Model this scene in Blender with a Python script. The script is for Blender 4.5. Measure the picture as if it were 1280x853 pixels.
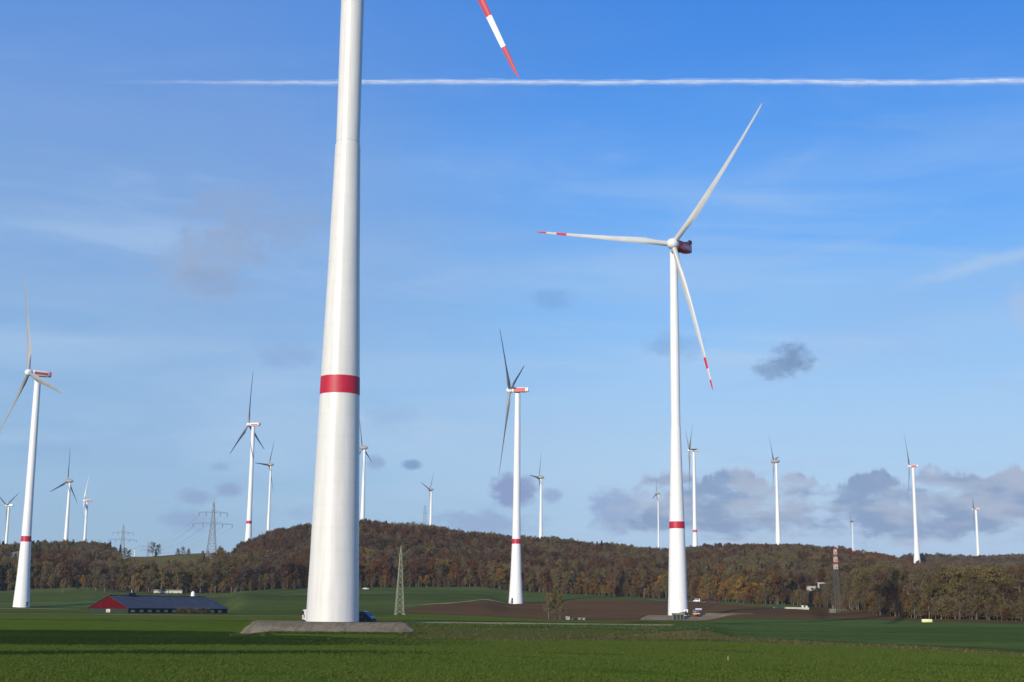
import bpy, bmesh, math, random
import numpy as np
from mathutils import Vector, Matrix
random.seed(7); RNG = np.random.default_rng(7)
for o in list(bpy.data.objects): bpy.data.objects.remove(o)
SC = bpy.context.scene; COL = SC.collection

# ------------------------------------------------------------------ camera
F = 1764.0; P = math.radians(10.74); RHO = 0.0096
CAM = Vector((0, 0, 2.45))
_r = Vector((1, 0, 0)); _u = Vector((0, -math.sin(P), math.cos(P))); FWD = Vector((0, math.cos(P), math.sin(P)))
RT = _r*math.cos(RHO) + _u*math.sin(RHO); UP = -_r*math.sin(RHO) + _u*math.cos(RHO)
cd = bpy.data.cameras.new('camera'); cam = bpy.data.objects.new('camera', cd); COL.objects.link(cam)
cd.sensor_width = 36; cd.lens = F/1280*36; cd.clip_start = 0.5; cd.clip_end = 90000
cam.matrix_world = Matrix(((RT.x, UP.x, -FWD.x, CAM.x), (RT.y, UP.y, -FWD.y, CAM.y), (RT.z, UP.z, -FWD.z, CAM.z), (0, 0, 0, 1)))
SC.camera = cam
def ray(x, y): return FWD + RT*((x-640)/F) - UP*((y-426.5)/F)
def at(x, y, dist):                      # the point seen at (x, y) of the 1280 px photograph, dist metres away over the ground
    d = ray(x, y); return CAM + d*(dist/math.hypot(d.x, d.y))
def to_px(p):
    d = Vector(p)-CAM; z = d.dot(FWD); return 640+F*d.dot(RT)/z, 426.5-F*d.dot(UP)/z

# ------------------------------------------------------------------ light
SUN_EL = math.radians(20); SUN_AZ = math.radians(27.5)       # sun low, behind and to the left of the camera
sd = Vector((-math.sin(SUN_AZ)*math.cos(SUN_EL), -math.cos(SUN_AZ)*math.cos(SUN_EL), math.sin(SUN_EL)))
sl = bpy.data.lights.new('sun', 'SUN'); sl.energy = 4.8; sl.angle = math.radians(0.53); sl.color = (1.0, 0.92, 0.78)
so = bpy.data.objects.new('sun', sl); COL.objects.link(so)
so.rotation_euler = sd.to_track_quat('Z', 'Y').to_euler()
SC.view_settings.view_transform = 'Standard'; SC.view_settings.look = 'None'
SC.view_settings.exposure = 0.0; SC.view_settings.gamma = 1.0
SC.render.engine = 'CYCLES'
SC.cycles.transparent_max_bounces = 24
SC.cycles.volume_bounces = 0

# ------------------------------------------------------------------ world sky
W = bpy.data.worlds.new('World'); SC.world = W; W.use_nodes = True
nt = W.node_tree; N = nt.nodes; L = nt.links
for n in list(N): N.remove(n)
class G:                                  # tiny helper for math node graphs
    def __init__(s, nt): s.nt = nt
    def m(s, op, a, b=None, c=None, clamp=False):
        n = s.nt.nodes.new('ShaderNodeMath'); n.operation = op; n.use_clamp = clamp
        for i, v in enumerate((a, b, c)):
            if v is None: continue
            if isinstance(v, (int, float)): n.inputs[i].default_value = v
            else: s.nt.links.new(v, n.inputs[i])
        return n.outputs[0]
    def vec(s, x, y, z=0.0):
        n = s.nt.nodes.new('ShaderNodeCombineXYZ')
        for i, v in enumerate((x, y, z)):
            if isinstance(v, (int, float)): n.inputs[i].default_value = v
            else: s.nt.links.new(v, n.inputs[i])
        return n.outputs[0]
    def noise(s, v, scale, detail=4, rough=0.55, dist=0.0, out=0):
        n = s.nt.nodes.new('ShaderNodeTexNoise'); n.inputs['Scale'].default_value = scale
        n.inputs['Detail'].default_value = detail; n.inputs['Roughness'].default_value = rough
        n.inputs['Distortion'].default_value = dist
        if v is not None: s.nt.links.new(v, n.inputs['Vector'])
        return n.outputs[out]
    def smooth(s, v, a, b, lo=0.0, hi=1.0):
        n = s.nt.nodes.new('ShaderNodeMapRange'); n.interpolation_type = 'SMOOTHSTEP'
        s.nt.links.new(v, n.inputs[0])
        for i, q in zip((1, 2, 3, 4), (a, b, lo, hi)): n.inputs[i].default_value = q
        return n.outputs[0]
    def mix(s, f, a, b, mode='MIX'):
        n = s.nt.nodes.new('ShaderNodeMix'); n.data_type = 'RGBA'; n.blend_type = mode
        for i, v in ((0, f), (6, a), (7, b)):
            if isinstance(v, (int, float)): n.inputs[i].default_value = v
            elif isinstance(v, tuple): n.inputs[i].default_value = (*v, 1)
            else: s.nt.links.new(v, n.inputs[i])
        return n.outputs[2]
g = G(nt)
tc = N.new('ShaderNodeTexCoord'); sp = N.new('ShaderNodeSeparateXYZ'); L.new(tc.outputs['Generated'], sp.inputs[0])
az = g.m('MULTIPLY', g.m('ARCTAN2', sp.outputs[0], sp.outputs[1]), 57.2958)
el = g.m('MULTIPLY', g.m('ARCSINE', sp.outputs[2]), 57.2958)
sky = N.new('ShaderNodeTexSky'); sky.sky_type = 'NISHITA'; sky.sun_disc = False
sky.sun_elevation = SUN_EL; sky.sun_rotation = math.pi + SUN_AZ
sky.air_density = 1.0; sky.dust_density = 0.6; sky.ozone_density = 1.6; sky.altitude = 200
base = sky.outputs[0]
STR = 0.1
def lin(r, gg, b): return tuple(((c/255+0.055)/1.055)**2.4 if c > 10 else c/255/12.92 for c in (r, gg, b))
def skyc(r, gg, b): return tuple(c/STR for c in lin(r, gg, b))
# colour of the clear autumn sky by height
cr = N.new('ShaderNodeValToRGB'); e = cr.color_ramp; e.interpolation = 'B_SPLINE'
stops = [(-4, (182, 208, 228)), (2, (180, 211, 238)), (7, (178, 216, 249)), (12, (126, 190, 252)), (17, (90, 165, 250)), (22, (58, 140, 234)), (30, (44, 120, 220)), (60, (45, 100, 190)), (90, (40, 90, 180))]
def epos(d): return (d+4)/94
e.elements[0].position = epos(stops[0][0]); e.elements[0].color = (*lin(*stops[0][1]), 1)
e.elements[1].position = 1; e.elements[1].color = (*lin(*stops[-1][1]), 1)
for d_, c_ in stops[1:-1]:
    q = e.elements.new(epos(d_)); q.color = (*lin(*c_), 1)
L.new(g.m('MULTIPLY_ADD', el, 1/94, 4/94), cr.inputs[0])
cr2 = N.new('ShaderNodeValToRGB'); e = cr2.color_ramp; e.interpolation = 'B_SPLINE'       # the left half lies under a thin veil
stops = [(-4, (166, 196, 218)), (2, (156, 194, 220)), (7, (140, 188, 228)), (12, (129, 174, 226)), (17, (120, 164, 222)), (22, (90, 146, 224)), (30, (68, 130, 218)), (60, (45, 100, 190)), (90, (40, 90, 180))]
e.elements[0].position = epos(stops[0][0]); e.elements[0].color = (*lin(*stops[0][1]), 1)
e.elements[1].position = 1; e.elements[1].color = (*lin(*stops[-1][1]), 1)
for d_, c_ in stops[1:-1]:
    q = e.elements.new(epos(d_)); q.color = (*lin(*c_), 1)
L.new(g.m('MULTIPLY_ADD', el, 1/94, 4/94), cr2.inputs[0])
lw_ = g.smooth(g.m('ADD', az, g.m('MULTIPLY', g.m('SUBTRACT', g.noise(g.vec(g.m('MULTIPLY', az, .07), g.m('MULTIPLY', el, .12), 2.2), 1.0, 5, .5), .5), 16)), 8, -14)
clear = g.mix(1.0, g.mix(lw_, cr.outputs[0], cr2.outputs[0]), (1/STR,)*3, 'MULTIPLY')
base = g.mix(0.95, base, clear)
ae = g.vec(az, el, 0.0)
def azel(x, y):
    d = ray(x, y).normalized(); return math.degrees(math.atan2(d.x, d.y)), math.degrees(math.asin(d.z))
# thin veils, stronger to the left
v1 = g.noise(g.vec(g.m('MULTIPLY', az, 0.05), g.m('MULTIPLY', el, 0.11), 3.1), 1.0, 5, 0.5, 0.4)
v2 = g.noise(g.vec(g.m('MULTIPLY', az, 0.02), g.m('MULTIPLY', el, 0.16), 8.7), 2.0, 4, 0.5)
leftw = g.smooth(az, 2, -20)
vel = g.m('MULTIPLY', g.smooth(v1, 0.38, 0.68), g.smooth(el, 26, 12))
veil = g.m('MULTIPLY', g.m('ADD', g.m('MULTIPLY', leftw, 0.25), 0.08), g.m('ADD', vel, 0.25), clamp=True)
base = g.mix(g.m('MULTIPLY', veil, 0.85), base, skyc(158, 186, 226))
base = g.mix(g.m('MULTIPLY', g.m('MULTIPLY', g.smooth(v2, 0.45, 0.75), g.smooth(el, 22, 8)), 0.45), base, skyc(172, 200, 232))
ci1 = g.noise(g.vec(g.m('ADD', g.m('MULTIPLY', az, 0.045), g.m('MULTIPLY', el, 0.05)), g.m('MULTIPLY', el, 0.30), 15.0), 1.0, 7, 0.58, 0.7)
ci2 = g.noise(g.vec(g.m('ADD', g.m('MULTIPLY', az, 0.10), g.m('MULTIPLY', el, -0.07)), g.m('MULTIPLY', el, 0.45), 21.0), 1.0, 8, 0.62, 0.9)
base = g.mix(g.m('MULTIPLY', g.m('MULTIPLY', g.smooth(ci1, 0.46, 0.74), g.smooth(el, 24, 9)), 0.62), base, skyc(182, 210, 240))
base = g.mix(g.m('MULTIPLY', g.m('MULTIPLY', g.smooth(ci2, 0.50, 0.78), g.smooth(el, 25, 14)), 0.40), base, skyc(160, 192, 236))
# soft clouds: one noise that tears the edges of all of them
tear = g.noise(g.vec(az, g.m('MULTIPLY', el, 1.5), 0.0), 0.55, 6, 0.6, 0.3)
tearf = g.noise(g.vec(az, g.m('MULTIPLY', el, 1.6), 5.0), 1.6, 5, 0.62)
def puff(base, x, y, rx, ry, col, dens, soft=0.6, torn=1.6, ang=0.0):
    a0, e0 = azel(x, y); k = math.degrees(1/F)
    dx = g.m('MULTIPLY', g.m('SUBTRACT', az, a0), 1/(rx*k)); dy = g.m('MULTIPLY', g.m('SUBTRACT', el, e0), 1/(ry*k))
    if ang:
        c, s = math.cos(ang), math.sin(ang)
        dx, dy = g.m('ADD', g.m('MULTIPLY', dx, c), g.m('MULTIPLY', dy, s*rx/ry*ry/rx)), g.m('SUBTRACT', g.m('MULTIPLY', dy, c), g.m('MULTIPLY', dx, s))
    d = g.m('SQRT', g.m('ADD', g.m('MULTIPLY', dx, dx), g.m('MULTIPLY', dy, dy)))
    d = g.m('ADD', d, g.m('MULTIPLY', g.m('SUBTRACT', tear, 0.5), torn))
    d = g.m('ADD', d, g.m('MULTIPLY', g.m('SUBTRACT', tearf, 0.5), torn*0.9))
    return g.mix(g.m('MULTIPLY', g.smooth(d, 1.0, 1.0-soft), dens), base, skyc(*col))
for a_ in [(248, 338, 84, 52, (150, 175, 211), 1.0, 0.95, 1.6), (282, 300, 66, 56, (150, 173, 208), 0.85, 0.95, 1.7), (262, 350, 50, 24, (136, 163, 205), 0.6, 0.95, 1.6), (330, 274, 110, 54, (140, 169, 212), 0.85, 0.95, 2.0), (255, 262, 50, 30, (140, 168, 214), 0.55, 0.95, 2.0), (350, 185, 90, 66, (120, 160, 222), 0.5, 0.98, 2.2),
           (990, 450, 34, 26, (118, 148, 188), 0.95, 0.75, 1.5), (968, 462, 34, 16, (128, 158, 198), 0.85, 0.85, 1.9), (690, 375, 40, 18, (118, 160, 216), 0.5, 0.9, 1.2),
           (840, 432, 46, 24, (126, 164, 214), 0.5, 0.9, 1.3), (370, 445, 66, 22, (134, 166, 214), 0.5, 0.9, 1.3),
           (490, 520, 60, 26, (140, 176, 218), 0.45, 0.9, 1.3), (515, 581, 18, 8, (122, 156, 198), 0.9, 0.6, 0.9),
           (640, 614, 36, 27, (136, 156, 198), 0.95, 0.55, 1.0), (690, 620, 18, 12, (140, 164, 204), 0.7, 0.7, 1.0),
           (600, 655, 90, 22, (144, 170, 208), 0.75, 0.7, 1.5), (245, 622, 30, 14, (140, 166, 206), 0.75, 0.7, 1.2),
           (285, 612, 22, 12, (138, 164, 204), 0.75, 0.7, 1.0), (235, 650, 46, 18, (140, 166, 208), 0.7, 0.8, 1.3), (275, 584, 18, 9, (136, 168, 208), 0.6, 0.8, 1.0),
           (470, 578, 16, 12, (134, 164, 202), 0.7, 0.7, 1.0), (400, 640, 60, 16, (146, 172, 212), 0.6, 0.8, 1.4), (60, 560, 60, 16, (140, 178, 218), 0.4, 0.9, 1.3),
           (770, 640, 46, 34, (140, 164, 206), 0.75, 0.7, 1.4), (1278, 380, 26, 40, (166, 196, 234), 0.8, 0.9, 1.2)]:
    base = puff(base, *a_)
# second, older trail on the right, and faint cirrus streaks
def streak(base, x0, y0, x1, y1, wpx, col, dens):
    a0, e0 = azel(x0, y0); a1, e1 = azel(x1, y1); k = math.degrees(1/F)
    sl_ = (e1-e0)/(a1-a0)
    d = g.m('ABSOLUTE', g.m('SUBTRACT', g.m('ADD', el, g.m('MULTIPLY', g.m('SUBTRACT', tear, 0.5), 0.7)), g.m('MULTIPLY_ADD', az, sl_, e0-sl_*a0)))
    mask = g.m('MULTIPLY', g.smooth(d, wpx*k, 0.0), g.smooth(az, a0, a0+(a1-a0)*0.6))
    return g.mix(g.m('MULTIPLY', mask, dens), base, skyc(*col))
base = streak(base, 1090, 368, 1290, 312, 14, (176, 206, 240), 0.75)
base = streak(base, 960, 410, 1290, 330, 60, (140, 186, 238), 0.4)
base = streak(base, 960, 146, 1290, 168, 9, (112, 168, 236), 0.6)
# low bank of stratocumulus at the right
bn = g.noise(g.vec(az, g.m('MULTIPLY', el, 2.1), 1.3), 0.42, 7, 0.56, 0.25)
bn2 = g.noise(g.vec(az, g.m('MULTIPLY', el, 3.2), 9.3), 0.33, 6, 0.5, 0.2)
topn = g.noise(g.vec(az, 0.0, 4.0), 0.5, 5, 0.55)
topl = g.m('ADD', g.m('MULTIPLY', topn, 3.2), 4.2)
topl = g.m('SUBTRACT', topl, g.smooth(az, 5.5, 1.5, 0.0, 2.8))
prof = g.m('MULTIPLY', g.smooth(g.m('SUBTRACT', topl, el), 0.0, 0.75), g.smooth(el, 2.0, 3.6, 0.30, 1.0))
bw = g.m('MULTIPLY', prof, g.smooth(az, 1.0, 7.0))
bmask = g.smooth(g.m('ADD', g.m('MULTIPLY', bn, 0.85), g.m('MULTIPLY', bw, 0.42)), 0.62, 0.86)
bmask = g.m('MULTIPLY', g.m('MULTIPLY', bmask, g.smooth(bw, 0.02, 0.3)), 0.92)
ccol = g.mix(g.smooth(bn2, 0.40, 0.60), skyc(132, 157, 194), skyc(170, 183, 206))
ccol = g.mix(g.m('MULTIPLY', g.smooth(bn, 0.42, 0.30), 0.85), ccol, skyc(172, 204, 234))
ccol = g.mix(g.m('MULTIPLY', g.smooth(bmask, 0.85, 0.15), 0.55), ccol, skyc(190, 203, 222))
base = g.mix(bmask, base, ccol)
bg = N.new('ShaderNodeBackground'); bg.inputs['Strength'].default_value = STR; L.new(base, bg.inputs[0])
wo = N.new('ShaderNodeOutputWorld'); L.new(bg.outputs[0], wo.inputs[0])
W.cycles.sampling_method = 'MANUAL'; W.cycles.sample_map_resolution = 512

# ------------------------------------------------------------------ materials
def mat(name, col, rough=0.8, spec=0.3, metal=0.0, noise=None, col2=None, scale=1.0, bump=0.0, coords='Object', detail=5, stretch=None, coat=0.0):
    m = bpy.data.materials.new(name); m.use_nodes = True; t = m.node_tree; b = t.nodes['Principled BSDF']
    b.inputs['Base Color'].default_value = (*col, 1); b.inputs['Roughness'].default_value = rough
    b.inputs['Specular IOR Level'].default_value = spec; b.inputs['Metallic'].default_value = metal
    if coat: b.inputs['Coat Weight'].default_value = coat; b.inputs['Coat Roughness'].default_value = 0.15
    if col2 is not None:
        h = G(t); c = t.nodes.new('ShaderNodeTexCoord'); v = c.outputs[coords]
        if stretch:
            mp = t.nodes.new('ShaderNodeMapping'); mp.inputs['Scale'].default_value = stretch; t.links.new(v, mp.inputs[0]); v = mp.outputs[0]
        n1 = h.noise(v, scale, detail, 0.6)
        f = h.smooth(n1, 0.35, 0.65)
        if noise: 
            n2 = h.noise(v, scale*noise, 3, 0.6); f = h.m('MULTIPLY_ADD', h.m('SUBTRACT', n2, 0.5), 0.9, f, clamp=True)
        t.links.new(h.mix(f, col, col2), b.inputs['Base Color'])
        if bump:
            bp = t.nodes.new('ShaderNodeBump'); bp.inputs['Strength'].default_value = bump; bp.inputs['Distance'].default_value = 0.1
            t.links.new(n1, bp.inputs['Height']); t.links.new(bp.outputs[0], b.inputs['Normal'])
    return m
def paint(name, col, col2, rough=0.38, spec=0.5):
    """smooth paint with faint vertical streaks of dirt"""
    return mat(name, col, rough, spec, col2=col2, scale=0.8, noise=3.0, stretch=(1.5, 1.5, 0.12))
M = {
 'tower_near': paint('near tower paint', (0.62, 0.605, 0.565), (0.68, 0.66, 0.62), 0.30, 0.55),
 'white': paint('turbine white paint', (0.80, 0.79, 0.755), (0.74, 0.73, 0.70), 0.36),
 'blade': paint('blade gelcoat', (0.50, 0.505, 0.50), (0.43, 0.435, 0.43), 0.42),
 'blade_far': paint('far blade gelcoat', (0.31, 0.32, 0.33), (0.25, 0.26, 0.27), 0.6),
 'grey_tower': paint('grey turbine paint', (0.52, 0.53, 0.54), (0.46, 0.47, 0.48), 0.5),
 'red': paint('signal red paint', (0.47, 0.009, 0.034), (0.41, 0.008, 0.028), 0.52),
 'mast_red': paint('weathered mast red', (0.30, 0.045, 0.035), (0.25, 0.04, 0.03), 0.7),
 'red_faded': paint('faded red paint', (0.55, 0.085, 0.07), (0.48, 0.07, 0.06), 0.5),
 'nacelle_red': paint('dark red nacelle paint', (0.72, 0.020, 0.060), (0.64, 0.018, 0.050), 0.4),
 'nacelle_grey': paint('weathered grey nacelle paint', (0.33, 0.31, 0.29), (0.27, 0.255, 0.24), 0.5),
 'dark': mat('dark metal', (0.02, 0.022, 0.028), 0.5, 0.4, col2=(0.03, 0.03, 0.035), scale=3),
 'joint': mat('grey joint sealant', (0.50, 0.49, 0.46), 0.8, 0.2, col2=(0.55, 0.54, 0.51), scale=2),
 'lattice': mat('pale green lattice paint', (0.21, 0.23, 0.155), 0.7, 0.3, col2=(0.27, 0.285, 0.20), scale=0.8),
 'galv': mat('galvanised steel', (0.22, 0.25, 0.27), 0.55, 0.5, 0.4, col2=(0.28, 0.30, 0.32), scale=0.8),
 'glass': mat('dark window glass', (0.012, 0.016, 0.02), 0.08, 0.7, col2=(0.02, 0.025, 0.03), scale=2),
 'rubber': mat('tyre rubber', (0.012, 0.012, 0.012), 0.85, 0.2, col2=(0.02, 0.02, 0.02), scale=6),
 'van_white': mat('white car paint', (0.78, 0.78, 0.78), 0.25, 0.5, col2=(0.74, 0.74, 0.73), scale=2, coat=0.5),
 'van_dark': mat('slate blue car paint', (0.028, 0.045, 0.065), 0.25, 0.5, col2=(0.035, 0.05, 0.07), scale=2, coat=0.6),
 'car_black': mat('black car paint', (0.012, 0.012, 0.014), 0.25, 0.5, col2=(0.018, 0.018, 0.02), scale=2, coat=0.6),
 'chrome': mat('lamp glass', (0.85, 0.87, 0.9), 0.12, 0.8, 0.6, col2=(0.8, 0.82, 0.85), scale=3),
 'concrete': mat('grey concrete', (0.28, 0.29, 0.26), 0.9, 0.2, col2=(0.34, 0.345, 0.31), scale=1.5, noise=5),
 'kiosk': mat('moss green kiosk concrete', (0.14, 0.155, 0.12), 0.85, 0.2, col2=(0.18, 0.195, 0.15), scale=1.5, noise=5),
 'render': mat('white wall render', (0.46, 0.445, 0.38), 0.85, 0.2, col2=(0.38, 0.37, 0.31), scale=0.7, noise=4),
 'barn_red': mat('red barn boards', (0.100, 0.006, 0.010), 0.95, 0.05, col2=(0.085, 0.005, 0.009), scale=0.7, noise=4, stretch=(3, 3, 0.3)),
 'barn_roof': mat('slate blue roof', (0.040, 0.050, 0.070), 0.8, 0.15, col2=(0.052, 0.064, 0.086), scale=0.35, noise=6),
 'barn_dark': mat('dark green boards', (0.02, 0.03, 0.024), 0.85, 0.2, col2=(0.03, 0.04, 0.03), scale=0.8, noise=4),
 'roof_brown': mat('weathered brown roof', (0.13, 0.115, 0.085), 0.9, 0.2, col2=(0.16, 0.14, 0.10), scale=0.3, noise=5),
 'yellow': mat('pale yellow wrap', (0.78, 0.76, 0.36), 0.5, 0.4, col2=(0.70, 0.68, 0.32), scale=1.5),
 'orange': mat('amber yellow paint', (0.80, 0.42, 0.10), 0.35, 0.5, col2=(0.72, 0.38, 0.09), scale=1.5),
 'blue': mat('blue paint', (0.05, 0.08, 0.30), 0.4, 0.5, col2=(0.06, 0.09, 0.33), scale=2),
 'wood': mat('grey wood', (0.22, 0.20, 0.12), 0.9, 0.2, col2=(0.28, 0.26, 0.17), scale=4),
}

# ------------------------------------------------------------------ object helpers
def tag(o, label=None, cat=None, group=None, kind=None):
    if label: o['label'] = label
    if cat: o['category'] = cat
    if group: o['group'] = group
    if kind: o['kind'] = kind
    return o
def empty(name, loc, label, cat, rz=0.0, group=None):
    o = bpy.data.objects.new(name, None); COL.objects.link(o); o.location = loc; o.rotation_euler = (0, 0, rz)
    o.empty_display_size = 0.5
    return tag(o, label, cat, group)
def link(name, me, parent=None, loc=None, rot=None):
    o = bpy.data.objects.new(name, me); COL.objects.link(o)
    if parent: o.parent = parent
    if loc is not None: o.location = loc
    if rot is not None: o.rotation_euler = rot
    return o
class MB:
    def __init__(s): s.v = []; s.f = []; s.mi = []
    def add(s, vs, fs, mi=0):
        b = len(s.v); s.v += [tuple(v) for v in vs]; s.f += [tuple(i+b for i in f) for f in fs]; s.mi += [mi]*len(fs); return s
    def box(s, x0, x1, y0, y1, z0, z1, mi=0, mtx=None):
        vs = [Vector(p) for p in ((x0,y0,z0),(x1,y0,z0),(x1,y1,z0),(x0,y1,z0),(x0,y0,z1),(x1,y0,z1),(x1,y1,z1),(x0,y1,z1))]
        if mtx: vs = [mtx @ v for v in vs]
        return s.add(vs, [(0,3,2,1),(4,5,6,7),(0,1,5,4),(1,2,6,5),(2,3,7,6),(3,0,4,7)], mi)
    def bar(s, a, b, w, w2=None, n=4, mi=0):
        a = Vector(a); b = Vector(b); w2 = w if w2 is None else w2; d = (b-a)
        if d.length < 1e-6: return s
        q = d.to_track_quat('Z', 'Y'); vs = []
        for c, r in ((a, w/2), (b, w2/2)):
            for i in range(n):
                t = 2*math.pi*(i+0.5)/n; vs.append(c + q @ Vector((math.cos(t)*r*1.2, math.sin(t)*r*1.2, 0)))
        fs = [(i, (i+1) % n, n+(i+1) % n, n+i) for i in range(n)] + [tuple(range(n))[::-1], tuple(range(n, 2*n))]
        return s.add(vs, fs, mi)
    def lathe(s, prof, n=32, mi=0, cap=True, axis=None):
        """prof = [(radius, height)...]"""
        vs = []; 
        for r, z in prof:
            for i in range(n):
                t = 2*math.pi*i/n; p = Vector((r*math.cos(t), r*math.sin(t), z)); vs.append(axis @ p if axis else p)
        fs = []
        for k in range(len(prof)-1):
            for i in range(n):
                j = (i+1) % n; fs.append((k*n+i, k*n+j, (k+1)*n+j, (k+1)*n+i))
        if cap: fs.append(tuple(range(n))[::-1]); fs.append(tuple(range((len(prof)-1)*n, len(prof)*n)))
        return s.add(vs, fs, mi)
    def loft(s, rings, mi=0, cap=True, mis=None):
        n = len(rings[0]); vs = [v for r in rings for v in r]; b = len(s.v)
        s.v += [tuple(v) for v in vs]
        for k in range(len(rings)-1):
            for i in range(n):
                j = (i+1) % n; s.f.append((b+k*n+i, b+k*n+j, b+(k+1)*n+j, b+(k+1)*n+i)); s.mi.append(mis[k] if mis else mi)
        if cap:
            s.f.append(tuple(range(b, b+n))[::-1]); s.mi.append(mis[0] if mis else mi)
            s.f.append(tuple(range(b+(len(rings)-1)*n, b+len(rings)*n))); s.mi.append(mis[-1] if mis else mi)
        return s
    def mesh(s, name, mats, smooth=False, sharp=None):
        me = bpy.data.meshes.new(name); me.from_pydata(s.v, [], s.f)
        for m in (mats if isinstance(mats, (list, tuple)) else [mats]): me.materials.append(m)
        me.polygons.foreach_set('material_index', s.mi)
        me.update()
        bm = bmesh.new(); bm.from_mesh(me); bmesh.ops.recalc_face_normals(bm, faces=bm.faces); bm.to_mesh(me); bm.free()
        if smooth:
            me.polygons.foreach_set('use_smooth', [True]*len(me.polygons))
            me.set_sharp_from_angle(angle=math.radians(sharp or 40))
        return me
    def obj(s, name, mats, parent=None, smooth=False, sharp=None, loc=None, rot=None):
        return link(name, s.mesh(name, mats, smooth, sharp), parent, loc, rot)
def superellipse(cx, cz, w, h, y, p=4, n=20):
    out = []
    for i in range(n):
        t = 2*math.pi*(i+0.5)/n; c, q = math.cos(t), math.sin(t)
        out.append(Vector((cx + w/2*math.copysign(abs(c)**(2/p), c), y, cz + h/2*math.copysign(abs(q)**(2/p), q))))
    return out

# ------------------------------------------------------------------ terrain
# columns: bearing (as the photograph's x) > foot of the wood (distance, y), ridge (distance, y of the tree tops, wooded?)
COLS = [
 (-200, 1000, 740, 1350, 682, 1), (0, 1000, 740, 1350, 678, 1), (60, 1000, 738, 1350, 673, 1), (108, 1000, 737, 1350, 675, 1),
 (135, 1000, 739, 1400, 700, 0), (165, 1000, 741, 1500, 694.5, 0), (265, 1000, 742, 1500, 692.5, 0), (282, 1000, 741, 1330, 690, 1), (305, 1000, 740, 1300, 672, 1), (345, 1010, 739, 1310, 659, 1),
 (385, 1020, 738, 1330, 652, 1), (450, 1040, 736, 1330, 647, 1), (520, 1050, 736, 1350, 653, 1), (600, 1060, 738, 1400, 662, 1),
 (641, 1060, 742, 1400, 665, 1), (680, 1060, 745, 1420, 669, 1), (760, 1030, 748, 1450, 678, 1), (830, 1000, 750, 1500, 684, 1), (870, 950, 752, 1550, 681, 1),
 (930, 860, 757, 1600, 678, 1), (985, 850, 758.5, 1600, 678, 1), (1040, 785, 763.5, 1700, 683, 1), (1095, 620, 770, 1900, 692, 1),
 (1150, 565, 774, 2300, 694, 1), (1220, 550, 775, 2300, 694, 1), (1280, 545, 777, 2300, 692, 1), (1480, 540, 779, 2300, 690, 1)]
def bearing(x): d = ray(x, 760); return math.degrees(math.atan2(d.x, d.y))
CB = np.array([bearing(c[0]) for c in COLS]); FOOT = np.array([c[1] for c in COLS]); RIDGE = np.array([c[3] for c in COLS]); OPEN = np.array([c[5] for c in COLS])
RG = np.exp(np.linspace(math.log(3), math.log(14000), 900))
def ctrl(c):
    x, fr, fy, rr, ry, wood = c
    zf = at(x, fy, fr).z; zr = at(x, ry, rr).z - (17.0 if wood else 0.0)
    pts = [(0, 0.75), (12, 0.6), (60, -1.9), (205, -1.9)]
    if x < 880:
        pts += [(212, -1.85), (248, 0.0)] if x > 330 else [(258, -1.9), (300, 0.0)]
        z6 = np.interp(x, [560, 700], [0.0, -2.0]) if x > 520 else 0.0
        pts += [(590, z6)]
        if 600 < x < 700: pts += [(885, at(x, 755, 885).z)]
        elif x < 300: pts += [(823, 0.15)]
    else:
        pts += [(500, -0.9)]
    pts += [(fr, zf)]
    if 1100 < x: pts += [(1500, 30.0), (1850, 44), (1965, at(x, 707, 2000).z if x < 1200 else 55), (2040, at(x, 706, 2040).z if x < 1200 else 60)]
    pts += [(rr, zr), (rr+400, zr), (rr+2500, zr*0.85), (14000, zr*0.5)]
    return pts
TZ = []
for c in COLS:
    pts = sorted(ctrl(c)); z = np.interp(RG, [p[0] for p in pts], [p[1] for p in pts])
    ker = np.exp(-0.5*(np.arange(-8, 9)/3.0)**2); ker /= ker.sum()
    z = np.convolve(np.pad(z, 8, mode='edge'), ker, mode='valid'); TZ.append(z)
TZ = np.array(TZ)
LR = np.log(RG)
def terrain(x, y):
    x = np.asarray(x, float); y = np.asarray(y, float)
    r = np.maximum(np.hypot(x, y), 3.0); b = np.degrees(np.arctan2(x, y))
    bi = np.clip(b, CB[0], CB[-1])
    k = np.clip(np.searchsorted(CB, bi)-1, 0, len(CB)-2); t = (bi-CB[k])/(CB[k+1]-CB[k]); t = t*t*(3-2*t)
    q = (np.log(np.clip(r, 3, 13999))-LR[0])/(LR[1]-LR[0]); j = np.clip(q.astype(int), 0, len(RG)-2); s = q-j
    za = TZ[k, j]*(1-s)+TZ[k, j+1]*s; zb = TZ[k+1, j]*(1-s)+TZ[k+1, j+1]*s
    z = za*(1-t)+zb*t
    fade = np.clip((np.abs(b)-50)/50, 0, 1); z = z*(1-fade) + np.minimum(z, 0.0)*fade
    # gentle natural undulation on the hills and, very small, in the fields
    z = z + np.clip((r-700)/500, 0, 1)*(1.3*np.sin(x/61+0.7)*np.cos(y/83) + 0.8*np.sin(x/27+y/39)) + 0.05*np.sin(y/9.0+0.4*np.sin(x/23))*np.clip((r-60)/60, 0, 1)*np.clip((230-r)/30, 0, 1)
    return z
def tz(x, y): return float(terrain(x, y))
def foot_at(b): return np.interp(b, CB, FOOT)
def ridge_at(b): return np.interp(b, CB, RIDGE)
def polar(xpx, r):
    b = math.radians(bearing(xpx)); return r*math.sin(b), r*math.cos(b)
def ground(xpx, r, dz=0.0):
    x, y = polar(xpx, r); return Vector((x, y, tz(x, y)+dz))
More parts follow.
